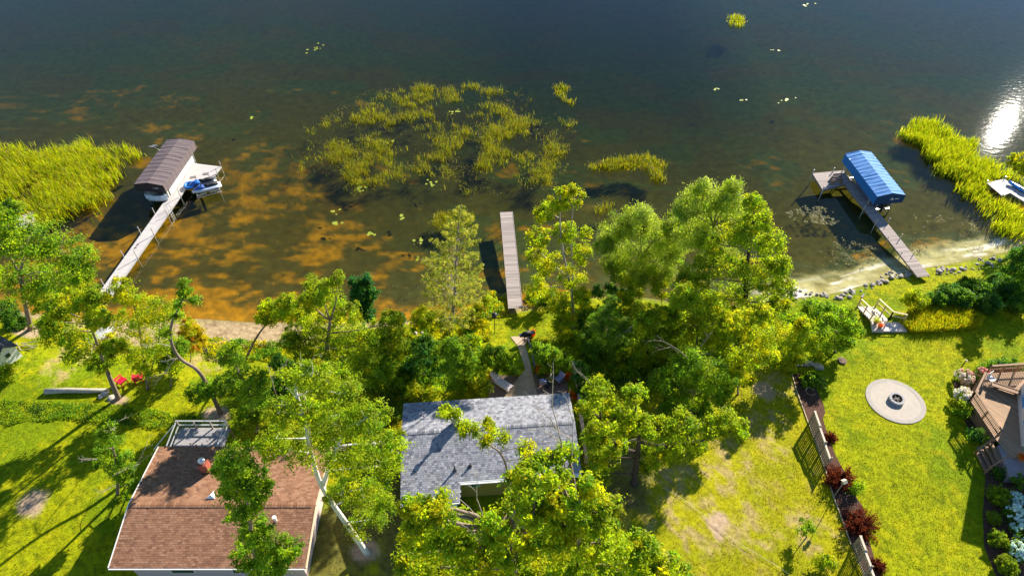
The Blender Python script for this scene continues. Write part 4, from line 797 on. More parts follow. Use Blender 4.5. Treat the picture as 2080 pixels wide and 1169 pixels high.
T('tall_tree', 'tall green tree standing close in front of brown roof', (540, 1215), [(478, 930, 34), (500, 968, 38), (528, 1000, 30), (492, 1030, 32), (520, 1080, 34), (560, 1118, 36), (502, 1128, 32), (548, 1150, 38), (592, 1112, 22), (452, 955, 20), (470, 995, 22)], 'green', trunk=[(540, 1215), (515, 1110), (502, 1010), (485, 945)], tr=.17, lscale=.95)
T('half_dead_tree', 'half dead tree with bare white twigs on shaded lawn', (237, 1008), [(220, 885, 24), (235, 925, 27), (212, 945, 18), (250, 960, 22), (270, 985, 16), (245, 1005, 12), (200, 905, 14), (225, 870, 12)], 'green', trunk=[(237, 1008), (238, 960), (228, 900)], tr=.13, dens=.8, dead=[((215, 930), (168, 935), .05), ((235, 985), (205, 1000), .04), ((255, 970), (300, 925), .04), ((260, 975), (290, 1010), .045), ((225, 890), (235, 855), .035)])
T('honey_locust_tree', 'huge golden green tree rising in front of the grey cottage', (1075, 1330), [(860, 1045, 42), (890, 1030, 32), (848, 1092, 36), (922, 1080, 46), (880, 1150, 52), (1018, 1062, 40), (962, 1110, 52), (1060, 965, 36), (1085, 1012, 52), (1050, 1110, 52), (1010, 1165, 52), (832, 1030, 18), (1100, 1080, 50), (825, 1135, 22), (1110, 1160, 50)], 'gold', trunk=[(1075, 1330), (1060, 1250), (1040, 1150), (1030, 1080)], tr=.42, lscale=1.05, dead=[((985, 1130), (968, 1010), .06), ((1000, 1110), (1020, 1050), .04)])
T('honey_locust_tree', 'golden green tree with bare upper branches over cottage roof corner', (1190, 1325), [(1150, 1000, 40), (1132, 1062, 56), (1212, 1040, 46), (1222, 1100, 52), (1292, 1112, 42), (1340, 1148, 38), (1262, 1160, 52), (1160, 1150, 56), (1195, 985, 22), (1120, 960, 22), (1385, 1165, 26), (1120, 925, 18, 1.5), (1085, 930, 18, 1.5), (1150, 915, 14, 1.5)], 'gold', trunk=[(1190, 1325), (1185, 1230), (1180, 1130), (1170, 1050)], tr=.36, lscale=1.05, dead=[((1150, 965, 1.5), (1120, 820, 1.5), .07), ((1160, 960, 1.5), (1165, 850, 1.5), .06), ((1140, 900, 1.5), (1088, 870, 1.5), .035)])
T('thin_tree', 'slim tree with sparse leafy limbs reaching over grey roof', (1040, 1060), [(900, 832, 10), (915, 845, 11), (940, 858, 11), (962, 872, 13), (995, 860, 11), (1000, 882, 12), (1022, 888, 10), (925, 838, 9), (945, 875, 9), (1065, 905, 15), (1100, 930, 14), (985, 895, 10)], 'yellow', trunk=[(1040, 1060), (1035, 980), (1020, 925), (990, 900), (935, 858)], tr=.1, dens=1.1, bits=4, dead=[((1020, 925), (1035, 870), .03)])
T('oak_tree', 'dark trunked oak with one long limb over the dry lawn', (1288, 982), [(1220, 800, 36), (1250, 850, 36), (1210, 882, 30), (1292, 850, 32), (1340, 872, 32), (1392, 862, 32), (1450, 872, 26), (1502, 866, 22), (1330, 918, 30), (1228, 928, 32), (1218, 960, 26), (1380, 902, 26), (1290, 800, 22), (1318, 950, 18), (1420, 905, 18), (1470, 845, 18), (1255, 905, 20), (1190, 830, 18)], 'oak', trunk=[(1288, 982), (1294, 930), (1298, 880), (1290, 840)], tr=.24, bark=M_BARKD, stems=[[(1296, 895), (1360, 905), (1440, 890), (1500, 870)], [(1294, 920), (1250, 900), (1220, 850)]], dead=[((1296, 890), (1255, 905), .05), ((1200, 780), (1170, 750), .025)])
T('tall_tree', 'tall slender tree with pale twin stems beside the middle dock', (1165, 670), [(1135, 410, 22), (1166, 400, 18), (1112, 432, 24), (1096, 480, 25), (1150, 468, 24), (1178, 510, 22), (1110, 530, 28), (1160, 560, 28), (1100, 580, 28), (1182, 600, 22), (1140, 618, 22), (1085, 512, 14), (1165, 380, 10), (1145, 385, 10), (1190, 470, 12)], 'yellow', trunk=[(1165, 670), (1162, 600), (1145, 520), (1138, 460), (1138, 400)], tr=.14, bark=M_DEAD, dens=.8, stems=[[(1163, 660), (1163, 560), (1160, 480), (1166, 400)], [(1150, 560), (1115, 530), (1090, 505)]], flatz=1.0)
T('willow_tree', 'rounded pale willow leaning over dark water between the docks', (1300, 592), [(1260, 462, 34), (1300, 440, 30), (1340, 472, 40), (1282, 512, 40), (1332, 530, 40), (1232, 492, 22), (1370, 505, 30), (1245, 535, 22), (1370, 455, 24), (1300, 560, 26, -1), (1345, 565, 24, -1), (1262, 560, 18, -1)], 'willow', tr=.2, dens=1.5)
T('willow_tree', 'tallest pale willow with feathery tops at the shore', (1440, 618), [(1428, 402, 36), (1482, 402, 32), (1392, 425, 24), (1450, 450, 42), (1402, 470, 36), (1500, 440, 30), (1430, 375, 14), (1490, 375, 14), (1460, 500, 38)], 'willow', tr=.22, dens=1.3)
T('oak_tree', 'big shoreline oak with golden tips beside the pale cove', (1520, 668), [(1532, 408, 20), (1540, 445, 30), (1562, 490, 32), (1505, 470, 36), (1582, 532, 28), (1552, 562, 36), (1502, 540, 42), (1442, 542, 36), (1592, 580, 22), (1442, 490, 28), (1482, 602, 40), (1545, 622, 36), (1400, 560, 26), (1585, 610, 22), (1420, 600, 30)], 'oak', trunk=[(1520, 668), (1515, 590), (1520, 520), (1530, 450)], tr=.26, bark=M_BARKD, dead=[((1515, 600), (1532, 480), .06), ((1515, 590), (1570, 560), .035)])
T('cedar_tree', 'feathery green cedar between patio and oak thicket', (1235, 718), [(1242, 612, 15), (1238, 640, 25), (1232, 672, 34), (1226, 705, 38), (1265, 660, 20), (1200, 690, 24), (1215, 650, 18), (1260, 700, 22)], 'cedar', tr=.16, flatz=1.0)
T('small_tree', 'young yellow green tree standing before the shaded water', (1285, 648), [(1278, 572, 14), (1275, 600, 20), (1264, 556, 8), (1295, 595, 11), (1285, 622, 16)], 'yellow', tr=.06)
T('small_tree', 'sparse sapling with bare twigs against the dark water', (1345, 628), [(1330, 590, 9), (1346, 578, 7), (1348, 600, 8)], 'yellow', tr=.04, dead=[((1343, 610), (1330, 570), .02), ((1344, 612), (1362, 590), .02)])
T('oak_tree', 'oak with dark trunk and dead pale limb behind cedar', (1305, 738), [(1310, 640, 30), (1322, 680, 32), (1300, 720, 28), (1348, 702, 28), (1270, 735, 24), (1330, 740, 26), (1360, 670, 20), (1340, 635, 18)], 'oak', tr=.2, dens=1.2, bark=M_BARKD, dead=[((1300, 650), (1265, 680), .05)])
T('oak_tree', 'green oak with grey dead twigs above the lawn edge', (1405, 840), [(1400, 742, 36), (1372, 782, 32), (1440, 762, 36), (1400, 808, 32), (1452, 808, 30), (1362, 828, 22), (1430, 838, 20), (1345, 765, 22), (1475, 775, 22)], 'green', tr=.2, dead=[((1400, 730), (1340, 690), .03), ((1410, 735), (1430, 690), .03)])
T('oak_tree', 'crowded oak in the middle of the shoreline thicket', (1420, 735), [(1390, 602, 32), (1440, 622, 36), (1400, 660, 36), (1452, 682, 36), (1382, 702, 28), (1365, 640, 24), (1480, 650, 24)], 'oak', tr=.2, dens=1.25)
T('maple_tree', 'light yellow green maple with layered leaves above dry lawn', (1500, 800), [(1502, 652, 34), (1542, 682, 36), (1520, 722, 36), (1490, 742, 30), (1552, 640, 26), (1515, 765, 20), (1560, 715, 22)], 'yellow', trunk=[(1480, 825), (1500, 775), (1515, 720)], tr=.08, flatz=.65)
T('small_tree', 'rounded golden bush tree beside the stone pile', (1622, 742), [(1602, 680, 32), (1642, 700, 30), (1590, 722, 28), (1632, 655, 18), (1615, 730, 24)], 'yellow', tr=.1)
T('small_tree', 'bushy green tree beside the wooden lawn steps', (1700, 715), [(1670, 640, 28), (1710, 642, 28), (1732, 668, 20), (1690, 690, 28), (1650, 625, 20), (1718, 690, 18)], 'green', tr=.1)
# shrubs round the cottage garden
UG = 'shrubs of the cottage thicket'
shrub('tall loose shrub with bare stem left of patio', (930, 802), [(920, 708, 28), (942, 738, 28), (930, 770, 26), (905, 745, 20)], 'green', dead=[((900, 785), (908, 718), .025)])
shrub('bright green shrub against the patio edge and cottage', (972, 806), [(965, 762, 22), (982, 780, 18), (955, 785, 18)], 'yellow')
shrub('dark tangled shrub below the broad oak', (866, 772), [(858, 700, 24), (848, 732, 24), (882, 742, 20), (830, 755, 22)], 'dark')
shrub('broad leaved green shrub row left of patio path', (1010, 762), [(995, 712, 15), (1015, 718, 16), (1036, 726, 14), (985, 735, 16), (1012, 742, 18), (1040, 748, 13)], 'green')
shrub('broad leaved green shrub row right of patio path', (1115, 758), [(1092, 705, 13), (1112, 715, 17), (1135, 725, 17), (1105, 738, 16), (1132, 748, 15), (1150, 735, 14)], 'green')
shrub('leafy shrub between slim tree and small mown lawn', (1120, 690), [(1135, 655, 15), (1140, 675, 16), (1150, 692, 16), (1155, 650, 15)], 'yellow')
shrub('low shrub under the pine on its beach side', (870, 680), [(860, 640, 22), (880, 655, 22), (850, 660, 16)], 'yellow')
shrub('low shrub under the pine beside the middle dock', (985, 640), [(975, 622, 13), (995, 610, 13), (960, 640, 14)], 'yellow')
shrub('leafy clump at the shore between middle dock and slender tree', (1085, 625), [(1082, 604, 14), (1100, 610, 14), (1118, 602, 14)], 'green')
shrub('shaded fern like shrub under willow', (1235, 612), [(1215, 592, 13), (1240, 590, 14), (1262, 596, 12)], 'dark')
shrub('green shrub below the retaining wall by cottage', (1180, 800), [(1175, 765, 14), (1185, 790, 14), (1180, 745, 13)], 'dark')
shrub('dense shrub filling the gap between oak and dock lawn', (790, 790), [(780, 745, 24), (805, 765, 22), (760, 770, 18)], 'green')
shrub('yellowish bush behind cottage wall corner', (850, 812), [(840, 790, 18), (862, 800, 15), (880, 795, 14)], 'yellow')
shrub('round bush left of half dead vine tree', (575, 760), [(565, 735, 18), (585, 745, 16)], 'dark')
shrub('bushy regrowth between birch crown and vine tree', (590, 790), [(570, 775, 24), (600, 790, 24), (545, 790, 20)], 'dark')
shrub('low yellow green bush in front of the tiny white shed', (12, 768), [(5, 752, 18), (18, 758, 14)], 'yellow')
shrub('thicket shrub behind the shed under maple', (25, 660), [(15, 630, 26), (30, 650, 20), (70, 690, 12)], 'dark')
# right side
T('cottonwood_tree', 'yellow green tree leaning in over the reeds at shore', (2128, 462), [(2072, 328, 20), (2098, 340, 26), (2122, 380, 26), (2110, 322, 24), (2078, 345, 12)], 'yellow', tr=.2)
T('dark_tree', 'dark shaded tree at the rocky shore behind the hedge', (2120, 590), [(2078, 512, 22), (2060, 538, 22), (2085, 545, 28), (2110, 535, 26)], 'dark', tr=.2)
HG = 'shaded hedge shrubs above the rocky shore'
for i, (x_, y_, r_) in enumerate(((1925, 592, 20), (1950, 606, 22), (1985, 590, 24), (2010, 612, 24), (2045, 590, 26), (2075, 612, 26), (1965, 580, 18), (2030, 572, 22), (2070, 575, 24), (1905, 606, 15))):
    shrub('shaded dark green hedge shrub between tall grass and rocky shore', (x_, y_ + 16), [(x_, y_, r_), (x_ - 10, y_ + 4, r_ * .7), (x_ + 10, y_ - 3, r_ * .7)], 'dark', HG)
shrub('round yellow green bush between lawn steps and hedge', (1858, 630), [(1858, 602, 19), (1845, 612, 15), (1872, 610, 15)], 'yellow')
# trees beyond the right edge whose shade crosses the lawn
T('shade_tree', 'tall tree beyond the house deck shading the far lawn', (2310, 730), [(2270, 600, 50), (2310, 580, 55), (2290, 650, 50), (2330, 640, 55)], 'green', tr=.3, dens=.8)
T('shade_tree', 'tall tree behind the deck house shading the lawn', (2330, 880), [(2300, 700, 60), (2260, 640, 60), (2330, 620, 60)], 'green', tr=.3, dens=.8)
# low growth
NOG0 = list(NOGRASS)
cover('undergrowth', 'low leafy undergrowth beneath the shoreline trees', [gpoly([(1150, 640), (1500, 640), (1620, 640), (1740, 640), (1700, 710), (1620, 745), (1480, 770), (1330, 800), (1190, 790)]), gpoly([(600, 720), (830, 700), (980, 690), (985, 800), (825, 812), (700, 790), (590, 770)])], 36000, .15, .9, 'green', .22, cat='undergrowth')
cover('shore_weeds', 'leafy weeds along the foot of the bank', [gpoly([(410, 690), (600, 700), (590, 735), (430, 728)]), gpoly([(820, 665), (990, 640), (1000, 690), (830, 700)]), gpoly([(990, 595), (1030, 600), (1032, 640), (985, 650)]), gpoly([(1065, 600), (1200, 590), (1200, 640), (1068, 622)])], 15000, .1, .5, 'yellow', .17, cat='weeds')
cover('rough_grass', 'rough unmown growth beyond the rear deck of brown house', [gpoly([(0, 815), (60, 812), (240, 822), (430, 850), (470, 870), (330, 872), (120, 850), (0, 860)])], 7000, .03, .2, 'green', .13, cat='rough grass')
cover('rough_grass', 'unmown weeds between birch and cottage', [gpoly([(760, 790), (830, 800), (825, 880), (770, 890)])], 3000, .08, .35, 'oak', .16, cat='rough grass')
x, y = scatter(gpoly([(1822, 660), (1845, 632), (1900, 622), (1960, 635), (1995, 650), (1985, 668), (1900, 676), (1850, 678)]), 6500)
c = np.where(rng.random((len(x), 1)) < .45, np.array([[.46, .38, .012]]), np.array([[.26, .31, .012]])) * (.7 + .5 * rng.random((len(x), 1)))
reeds('tall_grass', 'unmown golden tall grass patch beside the lawn steps', x, y, .45 + .45 * rng.random(len(x)), c, wd=.025, z0=height(x, y), cat='tall grass')
# ---- reed beds standing in the lake
def ppoly(pts): return [P(*p, 0)[:2] for p in pts]
DOCKHOLE = ppoly([(1996, 380), (2030, 366), (2060, 366), (2200, 440), (2190, 480), (2150, 480), (2040, 415), (2000, 396)])
def ragged(poly, x, y, e):
    p = np.array([q[:2] for q in poly]); d = np.full(len(x), 1e9)
    for i in range(len(p)):
        a, b = p[i], p[(i + 1) % len(p)]; ab = b - a; t = np.clip(((x - a[0]) * ab[0] + (y - a[1]) * ab[1]) / (ab @ ab), 0, 1); d = np.minimum(d, np.hypot(x - a[0] - t * ab[0], y - a[1] - t * ab[1]))
    k = rng.random(len(x)) < sstep(0, e, d + (fbm(x * .8, y * .8, 7) - .62) * 2.2 * e); return x[k], y[k]
def reedbed(label, poly, n, h0, h1, cols, thr=None, sc=.35, seed=91, lean=.16, wd=.028, name='reeds', holes=.35, edge=1.1):
    x, y = scatter(poly, n); x, y = ragged(poly, x, y, edge); kd = ~inpoly(x, y, DOCKHOLE); x, y = x[kd], y[kd]; f = fbm(x * sc, y * sc, seed, 4); 
    if thr is not None: f = .55 * f + .45 * fbm(x * sc * 4.5, y * sc * 4.5, seed + 3, 4); k = rng.random(len(x)) < sstep(thr - .02, thr + .16, f) ** 1.3
    else: f = .7 * f + .3 * fbm(x * 2.2, y * 2.2, seed + 5, 3); k = rng.random(len(x)) < sstep(holes - .06, holes + .08, f)
    x, y, f = x[k] + rng.normal(0, .2, k.sum()), y[k] + rng.normal(0, .2, k.sum()), f[k]; m = len(x)
    cc = np.array(cols)[rng.integers(len(cols), size=m)] * (.65 + .6 * rng.random((m, 1))); h = (h0 + (h1 - h0) * rng.random(m)) * (.7 + .6 * np.clip((f - .3) * 2, 0, 1))
    return reeds(name, label, x, y, h, cc, lean, wd)
RC = [(.40, .43, .006), (.30, .37, .006), (.52, .47, .01), (.18, .26, .008), (.34, .40, .006), (.26, .19, .04)]
reedbed('dense bright green reed bed beside the taupe boat canopy', ppoly([(-120, 320), (20, 282), (90, 292), (180, 284), (262, 296), (306, 314), (268, 350), (250, 385), (225, 415), (195, 445), (130, 470), (60, 480), (-120, 480)]), 30000, .7, 1.5, RC, holes=.36, edge=2.2)
reedbed('long reed bed curving along the shore beyond the blue canopy', ppoly([(1808, 268), (1850, 240), (1905, 238), (1935, 262), (1985, 285), (2010, 315), (2060, 345), (2140, 380), (2140, 500), (2060, 500), (2010, 480), (2000, 452), (1955, 405), (1905, 365), (1850, 315)]), 22000, .6, 1.3, [(.36, .40, .008), (.27, .34, .008), (.46, .43, .03), (.17, .24, .01)], holes=.36, edge=1.8, sc=.3, seed=93)
WC = [(.22, .25, .012), (.17, .19, .010), (.36, .33, .012), (.11, .14, .010), (.26, .19, .02)]
reedbed('scattered emergent rushes in the middle of lake', ppoly([(600, 265), (700, 220), (745, 185), (830, 172), (960, 165), (1050, 182), (1090, 200), (1080, 235), (1175, 245), (1172, 300), (1130, 385), (1060, 385), (1010, 350), (965, 400), (860, 385), (830, 350), (720, 405), (690, 380), (640, 300)]), 80000, .3, .85, WC, thr=.50, sc=.4, seed=101, lean=.4, wd=.014, name='rushes')
reedbed('thin straggling rushes trailing off the rush patch towards the amber shallows', ppoly([(590, 270), (700, 215), (760, 240), (860, 350), (760, 410), (700, 405), (620, 370), (560, 350)]), 12000, .3, .7, WC, thr=.6, sc=.35, seed=111, lean=.4, wd=.02, name='rushes')
reedbed('small rush island off the slender tree', ppoly([(1185, 335), (1240, 322), (1320, 315), (1356, 335), (1345, 375), (1325, 380), (1312, 348), (1250, 350), (1200, 352)]), 3600, .3, .9, WC, holes=.3, edge=.5, sc=.5, seed=103, lean=.3, wd=.022, name='rushes')
reedbed('narrow rush tuft out in open water', ppoly([(1118, 175), (1140, 165), (1160, 180), (1150, 198), (1172, 210), (1168, 218), (1130, 200)]), 700, .35, .8, WC, holes=.2, edge=.4, lean=.3, wd=.022, name='rushes')
reedbed('rush patch standing in water behind the pine', ppoly([(880, 430), (940, 425), (965, 440), (960, 465), (900, 470), (868, 462)]), 1500, .4, .9, WC, holes=.3, edge=.5, lean=.25, wd=.022, name='rushes')
reedbed('rush tuft standing alone far out in the open lake', ppoly([(1475, 35), (1500, 28), (1520, 42), (1505, 58), (1478, 55)]), 500, .4, .9, RC, holes=.2, edge=.4, lean=.25, wd=.03, name='rushes')
reedbed('few rush stems near the slender tree', ppoly([(1205, 420), (1250, 412), (1245, 432), (1210, 438)]), 300, .4, .8, WC, holes=.2, edge=.4, lean=.3, wd=.022, name='rushes')
# floating and half-sunk weed mats
def weedmat(label, poly, n, cols, thr=.45, sc=.6, seed=5, size=.22):
    x, y = scatter(poly, n); k = rng.random(len(x)) < sstep(thr - .03, thr + .14, .55 * fbm(x * sc, y * sc, seed, 4) + .45 * fbm(x * sc * 4.5, y * sc * 4.5, seed + 3, 4)) ** 1.3; x, y = x[k], y[k]; m = len(x); cc = np.array(cols)[rng.integers(len(cols), size=m)] * (.6 + .8 * rng.random((m, 1)))
    nr = rng.normal(size=(m, 3)) * .35 + np.array([0, 0, 1]); TRI[0] += 2 * m
    return tag(link('floating_weed', leaf_mesh('floating_weed', np.stack([x, y, .015 + .05 * rng.random(m)], -1), nr, size * (.5 + rng.random(m)), .22, cc, leafmat('reed'))), label, 'water weed', kind='stuff')
TN = [(.30, .27, .14), (.20, .19, .08), (.40, .36, .22), (.12, .13, .05)]
weedmat('tan floating weed off the square dock platform', ppoly([(1595, 432), (1640, 415), (1690, 425), (1715, 445), (1690, 458), (1610, 450)]), 2600, TN, .54)
weedmat('pale weed mats between plank dock and reed bed', ppoly([(1850, 400), (1910, 395), (1960, 430), (1990, 470), (2000, 510), (1900, 525), (1840, 505), (1850, 460)]), 9000, TN, .57, .5, 7, .17)
weedmat('weed scraps over the shallows by the thicket side of plank dock', ppoly([(1620, 540), (1640, 500), (1700, 480), (1800, 510), (1800, 545), (1700, 560)]), 4200, TN, .6, .5, 8, .18)
weedmat('olive weed scraps between rushes and amber shallows', ppoly([(560, 560), (660, 500), (860, 470), (880, 560), (800, 630), (600, 610)]), 3000, [(.14, .14, .02), (.22, .20, .03), (.08, .09, .02)], .62, .5, 9, .18)
weedmat('olive weed lying among the emergent rushes', ppoly([(600, 265), (745, 185), (960, 165), (1090, 200), (1175, 245), (1172, 300), (1130, 385), (965, 400), (830, 350), (720, 405), (640, 300)]), 12000, [(.20, .18, .02), (.13, .13, .015), (.28, .22, .03)], .54, .24, 101, .24)
# water lilies: each plant a thing, each floating leaf a part
PADC = mat('lily_leaf', (.26, .30, .02), .45, .2, 2)
def pad_mesh():
    mb = MB(); r = 1.0; n = 14; mb._add([(0, 0, 0)] + [(r * math.cos(R(12 + 336 * k / n)), r * math.sin(R(12 + 336 * k / n)), .02) for k in range(n + 1)], [(0, k + 1, k + 2) for k in range(n)]); return mb.mesh('leaf', PADC)
PM = pad_mesh()
for (px, py, k, sprd) in ((636, 97, 9, 1.6), (730, 382, 9, .7), (873, 375, 8, .7), (683, 430, 4, .5), (682, 450, 5, .6), (815, 442, 4, .4), (853, 488, 4, .4), (783, 290, 6, .7), (925, 228, 6, .7), (1595, 203, 8, 1.1), (1512, 205, 3, .4), (1570, 102, 3, .6), (1455, 180, 4, .5), (1645, 8, 5, 1.0), (755, 475, 4, .6), (510, 240, 3, .4)):
    g = P(px, py, .012); o = empty('water_lily', g, 0, 'floating yellow green lily leaves on open dark water', 'water lily', 'water lilies scattered on the lake')
    for _ in range(k): s_ = .10 + .11 * rng.random(); link('leaf', PM, o, (rng.normal(0, sprd * .6), rng.normal(0, sprd * .5), .006 + .01 * rng.random()), (rng.normal(0, .03), rng.normal(0, .03), rng.random() * 6.28), (s_, s_ * .9, s_))
# ================================================================== GARDEN THINGS
# patio, path and beds by the cottage
draped('path', gpoly([(1037, 683.5), (1074, 682.5), (1067, 701), (1080, 751), (1091, 800), (1091, 815), (1016, 815), (1030, 795), (1052, 768), (1067, 751), (1051, 701)]), M_PAVE, .035, label='tan paved path')
draped('patio', gpoly([(991, 762), (1051, 763), (1051, 768), (1029, 795), (1015, 815), (994, 815)]), M_DARKPAVE, .03, label='brown paved patio')
draped('patio', gpoly([(1084, 760), (1151, 764), (1155, 815), (1092, 815), (1091, 800)]), M_DARKPAVE, .03, label='brown paved patio')
BED = gpoly([(1608, 760), (1622, 758), (1632, 765), (1652, 772), (1660, 795), (1672, 820), (1676, 838), (1671, 850), (1680, 880), (1697, 925), (1725, 975), (1733, 1000), (1750, 1025), (1762, 1055), (1763, 1090), (1775, 1130), (1795, 1190), (1770, 1200), (1745, 1140), (1728, 1105), (1712, 1060), (1695, 1015), (1676, 955), (1655, 895), (1640, 855), (1620, 800)])
draped('garden_bed', BED, M_MULCH, .03, label='brown mulch bed along the fence')
BED2 = gpoly([(2003, 935), (2030, 900), (2120, 880), (2120, 1260), (2050, 1220), (2022, 1165), (1999, 1110), (1996, 1040), (2000, 990)])
draped('garden_bed', BED2, M_MULCH, .03, label='dark mulch bed below the deck house')
draped('garden_bed', gpoly([(1935, 775), (1965, 758), (1990, 752), (2100, 735), (2100, 765), (1990, 775), (1970, 812), (2005, 880), (1992, 905), (1975, 880), (1950, 840)]), M_MULCH, .03, label='mulch bed round the deck')
ed = MB(); eb = gpoly([(1608, 760), (1620, 800), (1640, 855), (1655, 895), (1676, 955), (1695, 1015), (1712, 1060), (1728, 1105)])
for i in range(len(eb) - 1): ed.beam((*eb[i], hz(*eb[i]) + .05), (*eb[i + 1], hz(*eb[i + 1]) + .05), .06, .08)
tag(ed.build('edging_strip', mat('stone_edging', (.42, .34, .2), .9, .2, 5)), 'pale stone edging strip along the mulch bed', 'edging')
# fire pit on its round patio
fc = G(1818.5, 814); fr_ = np.linalg.norm(P(1762, 814, fc[2]) - P(1875.5, 814, fc[2])) / 2; print('fire patio radius', fr_)
ring_pts = [(fc[0] + fr_ * math.cos(2 * math.pi * k / 48), fc[1] + fr_ * math.sin(2 * math.pi * k / 48)) for k in range(48)]
draped('patio', ring_pts, mat('pale_gravel_concrete', (.37, .325, .27), .9, .10, 4, .004), .05, label='round pale concrete fire patio')
rim = MB(); _r = [(fc[0] + q * fr_ * math.cos(2 * math.pi * k / 48), fc[1] + q * fr_ * math.sin(2 * math.pi * k / 48)) for q in (.84, .985) for k in range(48)]; rim._add([(a_, b_, hz(a_, b_) + .058) for a_, b_ in _r], [(k, 48 + k, 48 + (k + 1) % 48, (k + 1) % 48) for k in range(48)]); tag(rim.build('patio_rim', mat('grey_concrete_band', (.31, .28, .245), .9, .1, 4)), 'pale band round the fire patio', kind='structure')
fp = empty('fire_pit', (fc[0] + .05, fc[1] + .05, fc[2] + .055), 0, 'round grey stone fire pit in the middle of pale patio', 'fire pit')
M_STONE = mat('fire_stone', (.34, .33, .34), .9, .2, 5, .01)
sm = MB(); a0 = R(360 / 14); sm._add([(r_ * math.cos(t_), r_ * math.sin(t_), z_) for z_ in (0, .27) for r_, t_ in ((.40, -a0 / 2 + .01), (.57, -a0 / 2 + .01), (.58, 0), (.57, a0 / 2 - .01), (.40, a0 / 2 - .01), (.405, 0))], [(0, 1, 2, 3, 4, 5)[::-1], (6, 7, 8, 9, 10, 11)] + [(i, (i + 1) % 6, 6 + (i + 1) % 6, 6 + i) for i in range(6)]); sme = sm.mesh('stone', M_STONE)
for k in range(14): link('stone', sme, fp, (0, 0, rng.normal(0, .004)), (0, 0, a0 * k))
l_ = MB(); l_.lathe([(.40, 0), (.40, .25), (.36, .25), (.36, .08)], 20); l_.build('liner', M_BLACK, fp); l_ = MB(); l_.lathe([(.35, .02), (.35, .08), (.1, .13)], 14); l_.build('ash_bed', mat('ash', (.05, .045, .04), .95, .4, 14), fp)
for a_ in (20, 95, 160): l_ = MB(); l_.tube([(-.25, 0, .14), (.25, .02, .18)], .045, 6); l_.build('log', mat('charred_log', (.30, .25, .19), .9, .5, 8), fp, rot=(0, 0, R(a_)))
# stepped slat fences in the mulch bed
def fence(label, ends, hgt, nsl):
    A, B = G(*ends[0]), G(*ends[1]); L = np.linalg.norm((B - A)[:2]); rz = math.atan2(B[1] - A[1], B[0] - A[0]); o = empty('slat_fence', (A[0], A[1], A[2]), rz, label, 'fence'); n = 3; pl = L / n
    sl = MB().box((0, 0, hgt / 2), (pl / nsl - .065, .022, hgt - .14)).mesh('slat', M_FENCE)
    for k in range(n):
        dz = -.0 - .10 * k + .05
        for j in range(nsl): link('slat', sl, o, (k * pl + (j + .5) * pl / nsl, rng.normal(0, .004), dz + rng.normal(0, .01)), (0, rng.normal(0, .006), rng.normal(0, .03)))
        for zz in (.28, hgt - .28): MB().box((k * pl + pl / 2, .034, zz + dz), (pl - .02, .04, .09)).build('rail', M_FENCE, o)
        MB().box((k * pl + pl / 2, .03, hgt + dz + .05), (pl - .03, .14, .04)).build('top_rail', mat('fence_cap', (.50, .42, .32), .85, .2, 4), o)
        MB().box((k * pl + pl / 2, .034, hgt - .07 + dz), (pl - .02, .04, .07)).build('rail', MATS['fence_cap'], o)
    for k in range(n + 1): MB().box((min(max(k * pl, .05), L - .05), .11, hgt / 2 - .1), (.09, .09, hgt + .35)).build('post', M_FENCE, o)
fence('stepped slat fence at the wider end of mulch bed', ((1641, 857), (1675, 949)), 1.45, 7)
fence('stepped slat fence beyond the second red barberry', ((1729, 1107), (1763, 1200)), 1.45, 7)
# red barberries and other bushes of the bed: wispy upright growth
def wispy(label, base, r_px, sp, n=1500, name='barberry_bush', hgt=1.0, group=None):
    g = G(*base); rm = r_px * depth(g) / FPX; o = empty(name, g, 0, label, 'shrub', group); S = SPEC[sp]; pal = np.array([p for p, _ in S['pal']])
    k = 130; d = unit(rng.normal(size=(k, 3)) * np.array([1, 1, .6]) + np.array([0, 0, .75])); ln = rm * (.75 + .55 * rng.random(k)); mb = MB()
    for i in range(k): mb.tube([np.zeros(3), d[i] * ln[i] * .5 * np.array([1, 1, hgt]) + np.array([0, 0, .1 * ln[i]]), d[i] * ln[i] * np.array([1, 1, hgt])], [.012, .008, .003], 3, False)
    mb.build('stem', mat('red_stem', (.09, .03, .02), .9, .2, 4) if sp == 'barberry' else M_BARK, o)
    i = rng.integers(k, size=n); t = .25 + .78 * rng.random(n); pos = d[i] * (ln[i] * t)[:, None] * np.array([1, 1, hgt]) + rng.normal(size=(n, 3)) * .05 * rm; pos[:, 2] = np.maximum(pos[:, 2], .05)
    c = pal[rng.integers(len(pal), size=n)] * (.6 + .8 * rng.random((n, 1))); TRI[0] += 2 * n
    link('foliage', leaf_mesh('foliage', pos, d[i] + rng.normal(size=(n, 3)) * .6, S['l'] * 1.3 * (.6 + .8 * rng.random(n)), S['a'], c, leafmat('leaf'), d[i] + rng.normal(size=(n, 3)) * .3), o); return o
wispy('dark red barberry beside the bird house pole', (1703, 975), 30, 'barberry', 4200, hgt=1.15)
wispy('dark red barberry between pole hoop and second fence', (1744, 1068), 34, 'barberry', 4600, hgt=1.1)
wispy('small red barberry behind the first fence', (1686, 890), 13, 'barberry', 1200)
wispy('small red barberry beside the second fence', (1783, 1150), 16, 'barberry', 1400)
wispy('upright green tuft grass at the head of mulch bed', (1643, 776), 17, 'green', 1800, 'ornamental_grass', 1.3)
wispy('greyish twiggy plant beside the green tuft grass', (1663, 778), 14, 'cedar', 700, 'twiggy_plant', 1.3)
SPEC['sap'] = dict(SPEC['green'], l=.16)
shrub('small green sapling at the lawn side of mulch bed', (1742, 1000), [(1742, 990, 9), (1748, 984, 6), (1735, 996, 6)], 'sap', name='sapling')
shrub('light green young bush on the dry lawn', (1676, 1150), [(1676, 1136, 13), (1668, 1142, 9), (1686, 1142, 9)], 'yellow', name='young_bush')
